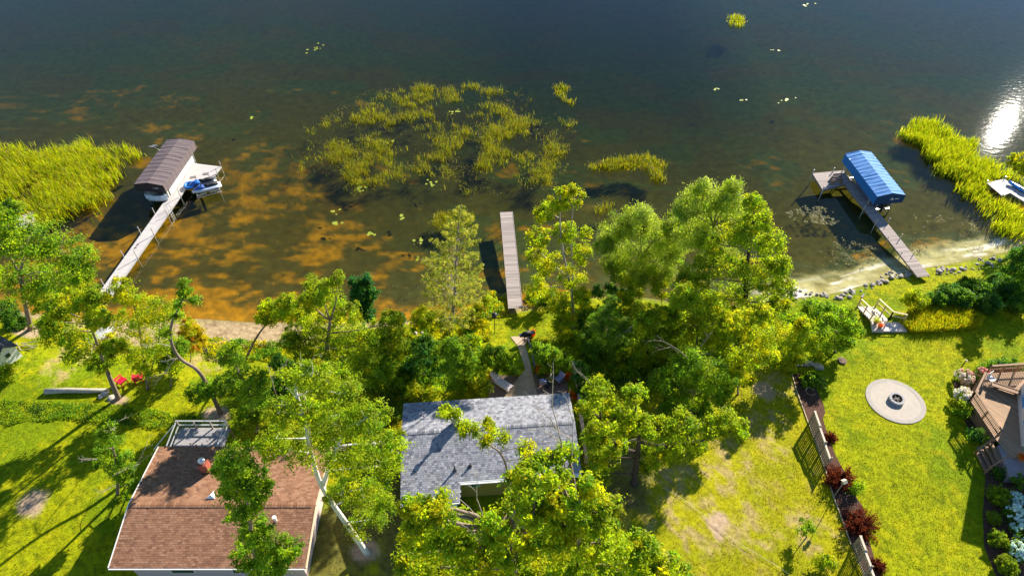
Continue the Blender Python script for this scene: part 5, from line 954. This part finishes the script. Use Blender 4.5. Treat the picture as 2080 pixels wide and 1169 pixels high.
shrub('small sapling throwing a shadow on dry lawn', (1640, 1090), [(1637, 1060, 9), (1645, 1072, 8), (1630, 1078, 8)], 'sap', name='sapling')
# bird house on a pole, plant hoops, disc
def px_h(base, top):  # height of a thing standing on the ground whose top shows at this pixel
    g = G(*base); return g, max(.2, float(PY(top[0], top[1], g[1])[2] - g[2]))
g, h_ = px_h((1692, 1010), (1708, 976)); bhs = empty('bird_house', g, R(20), 'small pale bird house on a thin pole in the mulch bed', 'bird house'); print('birdhouse h', h_)
MB().tube([(0, 0, -.1), (0, 0, h_ - .3)], .025, 6).build('pole', M_FENCE, bhs); MB().box((0, 0, h_ - .2), (.2, .18, .26)).build('box', M_FENCE, bhs)
m_ = MB()
for s in (-1, 1): m_._add([(-.16, 0, h_ + .06), (.16, 0, h_ + .06), (.16, s * .17, h_ - .08), (-.16, s * .17, h_ - .08)], [(0, 1, 2, 3) if s > 0 else (3, 2, 1, 0)])
m_.build('roof', mat('pale_board', (.66, .55, .36), .8), bhs)
for (px, py), lb_ in (((1642, 803), 'black wire plant hoop at the head of mulch bed'), ((1724, 1023), 'black wire plant hoop beside the second barberry')):
    g = G(px, py); o = empty('plant_hoop', g, 0, lb_, 'plant support'); n_ = 20
    m_ = MB(); m_.tube([(.36 * math.cos(2 * math.pi * k / n_), .36 * math.sin(2 * math.pi * k / n_), .55) for k in range(n_ + 1)], .022, 5, False); m_.build('ring', M_BLACK, o)
    for k in range(3): m_ = MB(); t_ = 2 * math.pi * k / 3; m_.tube([(.36 * math.cos(t_), .36 * math.sin(t_), .55), (.3 * math.cos(t_), .3 * math.sin(t_), -.1)], .014, 5); m_.build('leg', M_BLACK, o)
    m_ = MB(); m_.tube([(0, 0, -.1), (0, 0, .9)], .018, 5); m_.build('stake', M_BLACK, o)
g, h_ = px_h((1955, 742), (1957, 729)); o = empty('path_light', g, 0, 'short dark garden path light near the deck corner', 'garden light'); MB().tube([(0, 0, -.05), (0, 0, .62)], .05, 8).build('post', M_DARKM, o); l_ = MB(); l_.lathe([(.10, .62), (.12, .66), (.03, .74)], 10); l_.build('cap', mat('pale_cap2', (.7, .6, .4), .5), o)
# stone pile and soil disc
def rock_mesh(seed, m):
    r_ = np.random.default_rng(seed); import bmesh
    bm = bmesh.new(); bmesh.ops.create_icosphere(bm, subdivisions=2, radius=1.0)
    pl = unit(r_.normal(size=(9, 3))); off = .62 + .3 * r_.random(9)
    for v in bm.verts:
        p = np.array(v.co)
        for a_, b_ in zip(pl, off):
            e = p @ a_ - b_
            if e > 0: p = p - a_ * e
        v.co = p
    me = bpy.data.meshes.new('rock'); bm.to_mesh(me); bm.free(); me.materials.append(m); return me
M_ROCK = mat('fieldstone', (.30, .27, .24), .9, .3, 2.0, .02, c2=(.42, .36, .30)); ROCKS = [rock_mesh(s, M_ROCK) for s in range(8)]
def rock(px, py, s, label, group, at=None, dz=0):
    g = G(px, py) if at is None else at; o = link('rock', ROCKS[rng.integers(8)], None, (g[0], g[1], g[2] + s * .18 + dz), (rng.normal(0, .25), rng.normal(0, .25), rng.random() * 6.28), (s * (.8 + .5 * rng.random()), s * (.7 + .4 * rng.random()), s * (.5 + .3 * rng.random()))); return tag(o, label, 'rock', group)
g0 = G(1640, 738)
for k in range(13): rock(0, 0, .26 + .16 * rng.random(), 'grey stone in the heap at the head of mulch bed', 'stones of the garden heap', at=g0 + np.array([rng.normal(0, .55), rng.normal(0, .28), 0]), dz=.28 * rng.random())
rk = [(1610, 600), (1640, 600), (1670, 601), (1700, 601), (1725, 600), (1750, 596), (1768, 588), (1784, 577), (1800, 566), (1815, 562), (1835, 560), (1850, 558)]
for i in range(len(rk) - 1):
    for k in range(6): t_ = rng.random(); rock(rk[i][0] + (rk[i + 1][0] - rk[i][0]) * t_, rk[i][1] + (rk[i + 1][1] - rk[i][1]) * t_ + rng.normal(-2, 5.0), .11 + .20 * rng.random() ** 2, 'pale fieldstone in the shore riprap between thicket and the plank dock', 'riprap stones between thicket and plank dock')
rk = [(1895, 553), (1920, 551), (1945, 548), (1970, 544), (2000, 536), (2040, 524)]
for i in range(len(rk) - 1):
    for k in range(8): t_ = rng.random(); rock(rk[i][0] + (rk[i + 1][0] - rk[i][0]) * t_, rk[i][1] + (rk[i + 1][1] - rk[i][1]) * t_ + rng.normal(-2, 5.5), .11 + .22 * rng.random() ** 2, 'pale fieldstone in the shore riprap between plank dock and the hedge', 'riprap stones between plank dock and hedge')
for px, py, s_ in ((835, 672, .3), (845, 680, .28), (826, 678, .22), (858, 676, .2)): rock(px, py, s_, 'pinkish stone near the waterline below the pine', 'stones below the pine')
for px, py, s_ in ((214, 800, .33), (226, 808, .28), (205, 806, .22)): rock(px, py, s_, 'dark stone beside the oak and fallen log', 'stones by the fallen log')
g = G(1710, 733); l_ = MB(); l_.lathe([(.36, -.05), (.36, .10), (.30, .13)], 14); tag(l_.build('tree_stump', mat('old_stump', (.15, .10, .075), .95, .4, 8), loc=g), 'low dark tree stump on the green lawn', 'stump')
# steps with railings down to the shore
M_STEPW = mat('pale_step', (.56, .47, .42), .85, .15, 3)
S0 = [G(1774, 672), G(1842, 672), G(1838, 653), G(1800, 652), G(1772, 650)]; zt = max(p[2] for p in S0) + .12
lstp = empty('garden_steps', (S0[0][0], S0[0][1], zt), 0, 'timber steps with railings and pale landing down to shore', 'steps'); O_ = S0[0]
def lo(px, py, z): q = P(px, py, z); return (q[0] - O_[0], q[1] - O_[1], z - zt)
pl_ = [lo(1773, 671, zt), lo(1842.5, 673, zt), lo(1836, 654, zt), lo(1803, 654, zt), lo(1770, 650, zt)]
planks_poly(lstp, [p[:2] for p in pl_], 0, .3, .006, 0, .25, M_STEPW, 'landing_slab')
a_, b_ = np.array(lo(1787, 648, zt)), np.array(lo(1760, 622, zt - .9)); u_ = (b_ - a_)[:2] / np.linalg.norm((b_ - a_)[:2]); n_ = 7; wv = np.array([-u_[1], u_[0]]); Ls = np.linalg.norm((b_ - a_)[:2]); print('steps run', Ls)
for k in range(n_): c_ = a_[:2] + u_ * Ls * (k + .4) / n_; m_ = MB(); m_.box((c_[0], c_[1], -.06 - .9 * (k + 1) / n_), (Ls / n_ + .06, 1.5, .10), rz=math.atan2(u_[1], u_[0])); m_.build('tread', M_STEPW, lstp)
M_STRL = mat('pale_timber_rail', (.52, .40, .22), .8, .2, 4)
def rail_run(p, q, hh, n, par, m=M_STRL, low=True):
    p, q = np.array(p, float), np.array(q, float)
    for k in range(n): t_ = p + (q - p) * k / (n - 1); MB().box((t_[0], t_[1], t_[2] + hh / 2 - .1), (.09, .09, hh + .2)).build('post', m, par)
    MB().beam(p + [0, 0, hh + .02], q + [0, 0, hh + .02], .14, .045).build('rail', m, par)
    if low: MB().beam(p + [0, 0, hh * .5], q + [0, 0, hh * .5], .05, .09).build('rail', m, par)
for s in (-1, 1):
    p_ = np.array([*(a_[:2] - s * wv * .80), 0]); q_ = np.array([*(b_[:2] - s * wv * .80), -.9]); rail_run(p_, q_, .95, 3, lstp)
    if s < 0 or True:
        pass
p_ = np.array([*(a_[:2] + wv * .80 * (1 if (a_[:2] + wv * .8)[0] > a_[0] else -1)), 0]); rail_run(p_, np.array([pl_[2][0] - .1, pl_[2][1], 0]), .95, 2, lstp)
def pot(px, label, c_pot, sp, r=.2, group=None, z=None, plant_r=.28, name='potted_plant'):
    g = G(*px) if z is None else P(*px, z); o = empty(name, g, 0, label, 'potted plant', group); m_ = MB(); m_.lathe([(r * .7, .04), (r, .34), (r * .9, .34), (r * .85, .28)], 14); m_.build('pot', c_pot, o)
    pos, nr, sz, cl, tg, _ = foliage([(np.array([0, 0, .46]), (plant_r, plant_r, plant_r * .8))], sp, 1.2, .6); link('foliage', leaf_mesh('foliage', pos, nr, sz, .5, cl, leafmat('leaf'), tg), o); TRI[0] += 2 * len(pos); return o
M_TERRA = mat('terracotta', (.36, .16, .08), .85, .2, 4)
SPEC['orange'] = dict(l=.16, a=.6, c=.25, n=40, pal=[(np.array((.62, .09, .01)), 4), (np.array((.55, .16, .02)), 2), (GRN, 1)], flat=.8)
pot((1778, 657), 'leafy plant in pot beside the steps railing', M_TERRA, 'yellow', z=zt); pot((1786, 666), 'flowering pot in front of the steps landing', M_TERRA, 'orange', z=zt, plant_r=.2)
# orange flowers round the cottage patio
FG = 'orange flower pots round the cottage patio'
for i, px in enumerate(((995, 770), (1046, 762), (1094, 757), (1104, 759), (1154, 770), (1161, 808), (1082, 682.5))):
    pot(px, 'vivid orange flowering pot at the edge of cottage patio' if i < 6 else 'single orange flowering pot at the lawn end of path', M_TERRA, 'orange', group=FG if i < 6 else None, plant_r=.33)
pot((1291, 782), 'orange flowering pot under the trees beside the cottage', M_TERRA, 'orange', plant_r=.3)
pot((1101, 766), 'green potted plant on the patio with lavender chairs', M_TERRA, 'teal', plant_r=.22); pot((1120, 778), 'small leafy pot between the blue chairs', M_TERRA, 'yellow', plant_r=.16)
# chaise longue
g = G(1017, 781); g[2] += .035; A_, B_ = G(1002, 770), G(1034, 790); cz = empty('chaise_longue', g, math.atan2(B_[1] - A_[1], B_[0] - A_[0]), 'white chaise longue with raised back on the small patio', 'lounger')
M_CHAI = mat('pale_lilac_fabric', (.70, .60, .62), .8, .12, 6, stretch=(1, 6, 1))
MB().box((.35, 0, .36), (1.3, .64, .07)).build('seat', M_CHAI, cz); MB().box((-.58, 0, .66), (.85, .64, .07), rot=Matrix.Rotation(R(48), 3, 'Y')).build('backrest', M_CHAI, cz)
for s in (-1, 1):
    MB().box((.1, s * .33, .30), (1.9, .04, .06)).build('frame', M_WHITE, cz)
    for x_ in (-.7, .85): MB().box((x_, s * .33, .15), (.04, .04, .30)).build('leg', M_WHITE, cz)
def chair(px, rz, label, m, group=None):
    g = G(*px); g[2] += .035; o = empty('patio_chair', g, rz, label, 'chair', group); MB().box((0, 0, .42), (.55, .52, .06)).build('seat', m, o); MB().box((0, .27, .72), (.55, .06, .6), rot=Matrix.Rotation(R(-12), 3, 'X')).build('backrest', m, o)
    for a_ in (-1, 1):
        MB().box((a_ * .29, 0, .62), (.05, .5, .04)).build('armrest', M_DARKM, o)
        for b_ in (-1, 1): MB().box((a_ * .26, b_ * .23, .2), (.04, .04, .4)).build('leg', M_DARKM, o)
    return o
M_LAV = mat('lavender_cushion', (.36, .36, .62), .85, .1, 5); chair((1103, 782), R(170), 'lavender cushioned patio chair near the middle of the shaded patio', M_LAV); chair((1135, 776), R(-50), 'lavender cushioned patio chair in the patio corner', M_LAV)
g = G(1112, 785); o = empty('patio_table', g, 0, 'small round table between the lavender chairs', 'table'); l_ = MB(); l_.lathe([(.3, .46), (.3, .49)], 16); l_.build('table_top', M_DARKM, o); l_ = MB(); l_.tube([(0, 0, 0), (0, 0, .46)], .035, 8); l_.lathe([(.2, .03), (.05, .06)], 12); l_.build('pedestal', M_DARKM, o)
# dark metal grill at the head of the path, lamp post
g = G(1070, 691); o = empty('barbecue', g, R(20), 'black barbecue at the lawn end of tan path', 'barbecue'); MB().box((0, 0, .8), (.7, .45, .2)).build('body', M_BLACK, o); l_ = MB(); l_.tube([(-.34, 0, .9), (.34, 0, .9)], .23, 12); l_.build('lid', M_BLACK, o, True)
for a_ in (-1, 1):
    MB().box((a_ * .52, 0, .88), (.32, .4, .03)).build('shelf', M_DARKM, o)
    for b_ in (-1, 1): MB().box((a_ * .3, b_ * .18, .36), (.04, .04, .72)).build('leg', M_DARKM, o)
rl = [G(1072, 697), G(1086, 757)]; o = empty('path_railing', rl[0], 0, 'thin dark handrail along the tan path', 'railing'); rail_run((0, 0, 0), tuple(rl[1] - rl[0]), .85, 5, o, M_DARKM, False)
g, h_ = px_h((1005, 676), (1006, 632)); print('lamp', h_); o = empty('bird_feeder', g, 0, 'thin pole with small bird feeder on the mown dock lawn', 'bird feeder'); MB().tube([(0, 0, -.1), (0, 0, h_)], .035, 6).build('pole', M_DARKM, o); l_ = MB(); l_.lathe([(.16, h_ - .75), (.20, h_ - .7), (.17, h_ - .4), (.24, h_ - .38), (.05, h_ - .2)], 10); l_.build('feeder', M_DARKM, o)
# retaining timber wall right of the cottage
rw = [G(1163, 742), G(1172, 780), G(1178, 840), G(1190, 940)]; o = empty('retaining_wall', rw[0], 0, 'low rough timber retaining wall beside the cottage', 'wall')
for i in range(3):
    for k in range(3): a_, b_ = rw[i] - rw[0], rw[i + 1] - rw[0]; MB().beam(a_ + [0, 0, .1 + .2 * k], b_ + [0, 0, .1 + .2 * k], .24 + rng.normal(0, .015), .19).build('timber', mat('pale_timber', (.48, .34, .22), .9, .35, 3, .01, stretch=(3, 3, 1)), o)
rw2 = [G(1180, 752), G(1186, 785), G(1190, 800)]; o = empty('stone_edging', rw2[0], 0, 'rough stone edging beside the timber wall', 'edging')
for k in range(9): t_ = k / 8; q = rw2[0] + (rw2[2] - rw2[0]) * t_ - rw2[0]; link('stone', ROCKS[k % 8], o, (q[0] + rng.normal(0, .05), q[1], .2), (0, 0, k), (.28, .24, .22))
# red chairs, log, overturned boat, hose on the lawn
M_REDP = mat('red_plastic', (.62, .015, .05), .45, .1, 3)
for px, rz_, lb_ in (((284, 772), R(200), 'red plastic lawn chair beside the dark tree stem'), ((250, 778), R(150), 'red plastic lawn chair right behind the oak trunk')):
    g = G(*px); o = empty('lawn_chair', g, rz_, lb_, 'chair'); MB().box((0, 0, .36), (.6, .6, .05), rot=Matrix.Rotation(R(-8), 3, 'X')).build('seat', M_REDP, o)
    for k in range(4): MB().box((-.21 + .14 * k, .34, .68), (.12, .04, .7), rot=Matrix.Rotation(R(-22), 3, 'X')).build('slat', M_REDP, o)
    for a_ in (-1, 1):
        MB().box((a_ * .34, 0, .56), (.13, .62, .035)).build('armrest', M_REDP, o)
        for b_ in (-1, 1): MB().box((a_ * .3, b_ * .26, .28), (.07, .05, .56)).build('leg', M_REDP, o)
a_, b_ = G(94, 797), G(222, 794); l_ = MB(); l_.tube([(0, 0, .16), tuple((b_ - a_) * .35 + [0, .05, .18]), tuple((b_ - a_) * .7 + [0, -.04, .18]), tuple(b_ - a_ + [0, 0, .15])], [.24, .22, .20, .15], 10); tag(l_.build('fallen_log', mat('silver_log', (.36, .31, .25), .95, .4, 2.5, .03, stretch=(.6, 5, 5)), None, True, loc=a_), 'long silver fallen log lying on the lawn by the leaning oak', 'log')
g = G(195, 690); o = empty('rowing_boat', g, R(55), 'pale upturned rowing boat behind the leaning oak', 'boat'); h_ = MB(); loft(h_, [[(x_, w_, 0), (x_, w_ * .8, .38 * k_), (x_, 0, .5 * k_), (x_, -w_ * .8, .38 * k_), (x_, -w_, 0)] for x_, w_, k_ in ((-1.6, .55, .9), (-.6, .68, 1), (.5, .64, 1), (1.3, .38, .85), (1.8, .06, .4))]); h_.build('hull', mat('dull_hull', (.30, .31, .32), .7, .2, 2), o, True); MB().box((0, 0, .5), (3.0, .05, .05)).build('keel', M_ALU, o)
# driftwood sticks at the maple's foot
g = G(48, 705)
for k in range(5): a_ = rng.random() * 3; l_ = MB(); l_.tube([(-.7 * math.cos(a_), -.5 * math.sin(a_), .05 + .05 * k), (.7 * math.cos(a_), .5 * math.sin(a_), .09 + .05 * k)], [.04, .025], 6); tag(l_.build('stick', M_DEAD, loc=g + np.array([rng.normal(0, .3), rng.normal(0, .2), 0])), 'bare stick in the brush heap by the white shed', 'stick', 'sticks of the brush heap')
a_, b_ = G(1345, 990), G(1600, 1169); l_ = MB(); l_.tube([tuple((b_ - a_) * t_ + [.15 * math.sin(9 * t_), .12 * math.sin(7 * t_), hz(*(a_ + (b_ - a_) * t_)[:2]) - a_[2] + .075]) for t_ in np.linspace(0, 1, 26)], .007, 5); tag(l_.build('garden_hose', mat('pale_hose', (.70, .68, .48), .6, .5, .8), loc=a_), 'thin pale hose lying across the dry lawn', 'hose')
# ------------------------------------------------------------------ the deck house at the right edge
ZD = G(2000, 850)[2] + 1.05; DO = P(1970, 812, ZD); dh = empty('garden_deck', (DO[0], DO[1], ZD), 0, 'large brown timber deck with railing beside the round fire patio lawn', 'deck')
def dl(px, py, z=ZD): q = P(px, py, z); return (q[0] - DO[0], q[1] - DO[1])
D1 = [dl(1970, 811), dl(2024, 893), dl(2055, 930), dl(2180, 900), dl(2130, 800), dl(1990, 771)]
D2 = [dl(1990, 771), dl(2130, 800), dl(2160, 750), dl(2003, 758)]
ab = math.atan2(dl(2052, 846)[1] - dl(1985, 795)[1], dl(2052, 846)[0] - dl(1985, 795)[0])
planks_poly(dh, D1, ab, .15, .012, 0, .04, M_DECK); planks_poly(dh, D2, R(4), .15, .012, .006, .04, M_DECK)
sk = MB()
for p_, q_ in ((D1[0], D1[1]), (D1[5], D1[0]), (D2[0], D2[3]), (D2[3], D2[2])): sk.beam((*p_, -.55), (*q_, -.55), .05, 1.0)
sk.build('skirt', M_RAIL, dh)
def deck_rail(p_, q_, n):
    p_, q_ = np.array([*p_, 0.]), np.array([*q_, 0.]); rail_run(p_, q_, .95, n, dh, M_RAIL, True); L_ = np.linalg.norm(q_ - p_); k_ = int(L_ / .13); b_ = MB()
    for k in range(k_): t_ = p_ + (q_ - p_) * (k + .5) / k_; b_.box((t_[0], t_[1], .5), (.035, .035, .86), rz=.4)
    tag(b_.build('balusters', M_RAIL, dh), kind='stuff')
deck_rail(D1[0], dl(2021, 889), 3); deck_rail(D1[5], D1[0], 2)
deck_rail(D2[3], dl(2090, 752), 4)
bn_ = MB(); bn_.beam((*dl(2008, 786, ZD), .48), (*dl(2070, 806, ZD), .48), .45, .06); bn_.beam((*dl(2010, 783, ZD), .3), (*dl(2070, 803, ZD), .3), .06, .5); bn_.build('bench', M_RAIL, dh)
bn_ = MB(); bn_.beam((*dl(2060, 800, ZD), .48), (*dl(2085, 775, ZD), .48), .45, .06); bn_.build('bench', M_RAIL, dh)
u_ = np.array(dl(2024, 893)) - np.array(dl(2055, 930)); 
sA, sB = np.array(dl(2020, 895)), np.array(dl(2040, 935)); sd_ = np.array(dl(1998, 905)) - sA; sd_ = sd_ / np.linalg.norm(sd_)
for k in range(4): c_ = (sA + sB) / 2 + sd_ * (.18 + .3 * k); m_ = MB(); m_.beam((*(c_ - (sB - sA) / 2), -.22 - .21 * k), (*(c_ + (sB - sA) / 2), -.22 - .21 * k), .29, .06); m_.build('stair_tread', M_RAIL, dh)
for e_ in (sA, sB): m_ = MB(); m_.beam((*e_, .85), (*(e_ + sd_ * 1.3), .0), .08, .1); m_.beam((*(e_ + sd_ * 1.25), -1.0), (*(e_ + sd_ * 1.25), .05), .09, .09); m_.build('stair_rail', M_RAIL, dh)
draped('paving', gpoly([(1984, 908), (1996, 905), (2012, 945), (1998, 955)]), mat('blue_slate', (.24, .28, .34), .7, .3, 3), .04, label='bluish slate strip at the deck stairs')
D3 = [dl(2030, 905), dl(2062, 962), dl(2180, 962), dl(2180, 900)]
lp = MB(); lp.prism([dl(2028, 903), dl(2052, 966), dl(2200, 966), dl(2200, 880)], -.9, -.06); lp.build('lower_deck', mat('grey_deck', (.25, .21, .21), .85, .2, 2), dh)
# house volume, mostly out of frame
HB = dl(2062, 880); he = ZD
hh = empty('deck_house', (P(2074, 905, ZD)[0], P(2074, 905, ZD)[1], ZD - 1.0), R(-24), 'pale walled house with dark brown roof above the deck', 'house')
MB().box((4.2, 2.6, 2.2), (8.4, 5.2, 4.4)).build('wall', mat('cream_siding', (.62, .57, .50), .7, .08, 3, stretch=(1, 1, 8)), hh)
r_ = MB(); r_._add([(-.45, -.5, 4.3), (8.9, -.5, 4.3), (8.9, 2.6, 5.9), (-.45, 2.6, 5.9), (8.9, 5.7, 4.3), (-.45, 5.7, 4.3), (-.45, -.5, 4.15), (8.9, -.5, 4.15), (8.9, 2.6, 5.75), (-.45, 2.6, 5.75), (8.9, 5.7, 4.15), (-.45, 5.7, 4.15)], [(0, 1, 2, 3), (3, 2, 4, 5), (7, 6, 9, 8), (8, 9, 11, 10), (0, 3, 9, 6), (3, 5, 11, 9), (1, 0, 6, 7), (5, 4, 10, 11), (2, 1, 7, 8), (4, 2, 8, 10)]); r_.build('roof', mat('dark_brown_roof', (.075, .045, .04), .9, .25, 8, .01), hh)
for y_, z_ in ((1.2, 2.3), (3.6, 2.3)):
    wf = MB().box((-.02, y_, z_), (.06, 1.5, 1.5)).build('window_frame', M_WHITE, hh); MB().box((-.045, y_, z_), (.04, 1.34, 1.34)).build('pane', mat('blue_pane', (.10, .30, .55), .08, .2, 1.2), wf)
# boxwoods, hydrangeas, roses
for i, (px, py, r_) in enumerate(((2022, 1004, 21), (2014, 1046, 14), (2021, 1090, 18.5), (2038, 1143, 20))):
    g = G(px, py + 9); rm = r_ * depth(g) / FPX; o = empty('boxwood', g, 0, 'clipped round yellow green boxwood in the dark mulch bed', 'shrub', 'boxwoods in the mulch bed'); cl_ = [(np.array([0, 0, rm * .72]), (rm, rm, rm * .8)), (np.array([0, 0, rm * .6]), (rm * .8, rm * .8, rm * .6))]
    pos, nr, sz, c_, tg, _ = foliage(cl_, 'box', 1.15); link('foliage', leaf_mesh('foliage', pos, nr, sz, .7, c_, leafmat('leaf'), tg), o); TRI[0] += 2 * len(pos)
    m_ = MB()
    for k in range(6): m_.tube([(0, 0, -.05), (rm * .5 * math.cos(k), rm * .5 * math.sin(k), rm * .8)], [.03, .01], 4)
    m_.build('stem', M_BARK, o)
def flowering(label, px, r_px, cols, group=None, name='hydrangea', nf=46, fs=.10):
    g = G(*px); rm = r_px * depth(g) / FPX; o = empty(name, g, 0, label, 'flowering shrub', group)
    pos, nr, sz, c_, tg, _ = foliage([(np.array([0, 0, rm * .7]), (rm, rm, rm * .75))], 'green', 1.2, .55); link('foliage', leaf_mesh('foliage', pos, nr, sz, .6, c_, leafmat('leaf'), tg), o); TRI[0] += 2 * len(pos)
    m_ = MB()
    for k in range(6): m_.tube([(0, 0, -.05), (rm * .5 * math.cos(k), rm * .5 * math.sin(k), rm * .8)], [.03, .01], 4)
    m_.build('stem', M_BARK, o)
    d = unit(rng.normal(size=(nf, 3)) + np.array([0, -.1, .9])); d[:, 2] = np.abs(d[:, 2]); P_, N_, C_ = [], [], []
    for k in range(nf):
        c0 = d[k] * rm * np.array([1, 1, .8]) * (.95 + .12 * rng.random()) + np.array([0, 0, rm * .7]); q = 26; e = unit(rng.normal(size=(q, 3))); P_.append(c0 + e * fs * (.8 + .5 * rng.random())); N_.append(e); C_.append(np.array(cols)[rng.integers(len(cols), size=1)].repeat(q, 0) * (.85 + .25 * rng.random((q, 1))))
    P_, N_, C_ = np.concatenate(P_), np.concatenate(N_), np.concatenate(C_); TRI[0] += 2 * len(P_)
    link('flowers', leaf_mesh('flowers', P_, N_, np.full(len(P_), fs * 1.25), .9, C_, leafmat('petal', .2, (1, 1, 1))), o); return o
WH = [(.62, .74, .62), (.72, .80, .72), (.55, .72, .62)]
for px, r_ in (((2056, 1018), 15), ((2058, 1052), 21), ((2068, 1085), 19), ((2062, 1125), 20), ((2085, 1120), 22), ((2082, 1030), 14), ((2090, 1070), 18)): flowering('white hydrangea in full bloom beside the boxwoods', px, r_, WH, 'white hydrangeas in the mulch bed', nf=52, fs=.085)
flowering('pink and white rose bush at the deck corner', (1952, 772), 17, [(.75, .45, .36), (.80, .68, .55), (.8, .72, .62)], name='rose_bush'); flowering('pink rose bush against the deck railing', (1992, 766), 14, [(.75, .32, .30), (.7, .42, .36)], name='rose_bush', nf=30)
flowering('white rose bush below the deck railing', (1950, 812), 19, [(.82, .74, .60), (.8, .76, .68)], name='rose_bush'); 
shrub('green shrub below the deck railing and white roses', (1965, 840), [(1962, 828, 15), (1950, 834, 10)], 'green'); shrub('dark green bush beside the slate strip', (1990, 895), [(1990, 880, 14), (1982, 888, 10)], 'dark'); shrub('dark bush in the bed under lower deck', (2034, 968), [(2034, 962, 13)], 'dark'); shrub('dark bush at the bed end under lower deck', (2072, 985), [(2072, 975, 14)], 'dark')
shrub('leafy plants along the far side of deck', (2010, 748), [(2000, 742, 10), (2020, 740, 11), (2042, 738, 10), (2065, 738, 11)], 'dark')
pot((2072, 935), 'pink flowering pot on the lower deck', M_TERRA, 'orange', z=ZD - .05)
g = P(2008, 775, ZD + .0); hm = empty('deck_chair', (g[0], g[1], ZD), R(30), 'white wire chair in the deck corner', 'chair'); MB().box((0, 0, .42), (.5, .5, .03)).build('seat', M_WHITE, hm); MB().box((0, .25, .7), (.5, .03, .55)).build('backrest', M_WHITE, hm)
for a_ in (-1, 1):
    for b_ in (-1, 1): MB().box((a_ * .22, b_ * .22, .2), (.03, .03, .4)).build('leg', M_WHITE, hm)
grass_blades()
print('leaf tris', TRI[0])
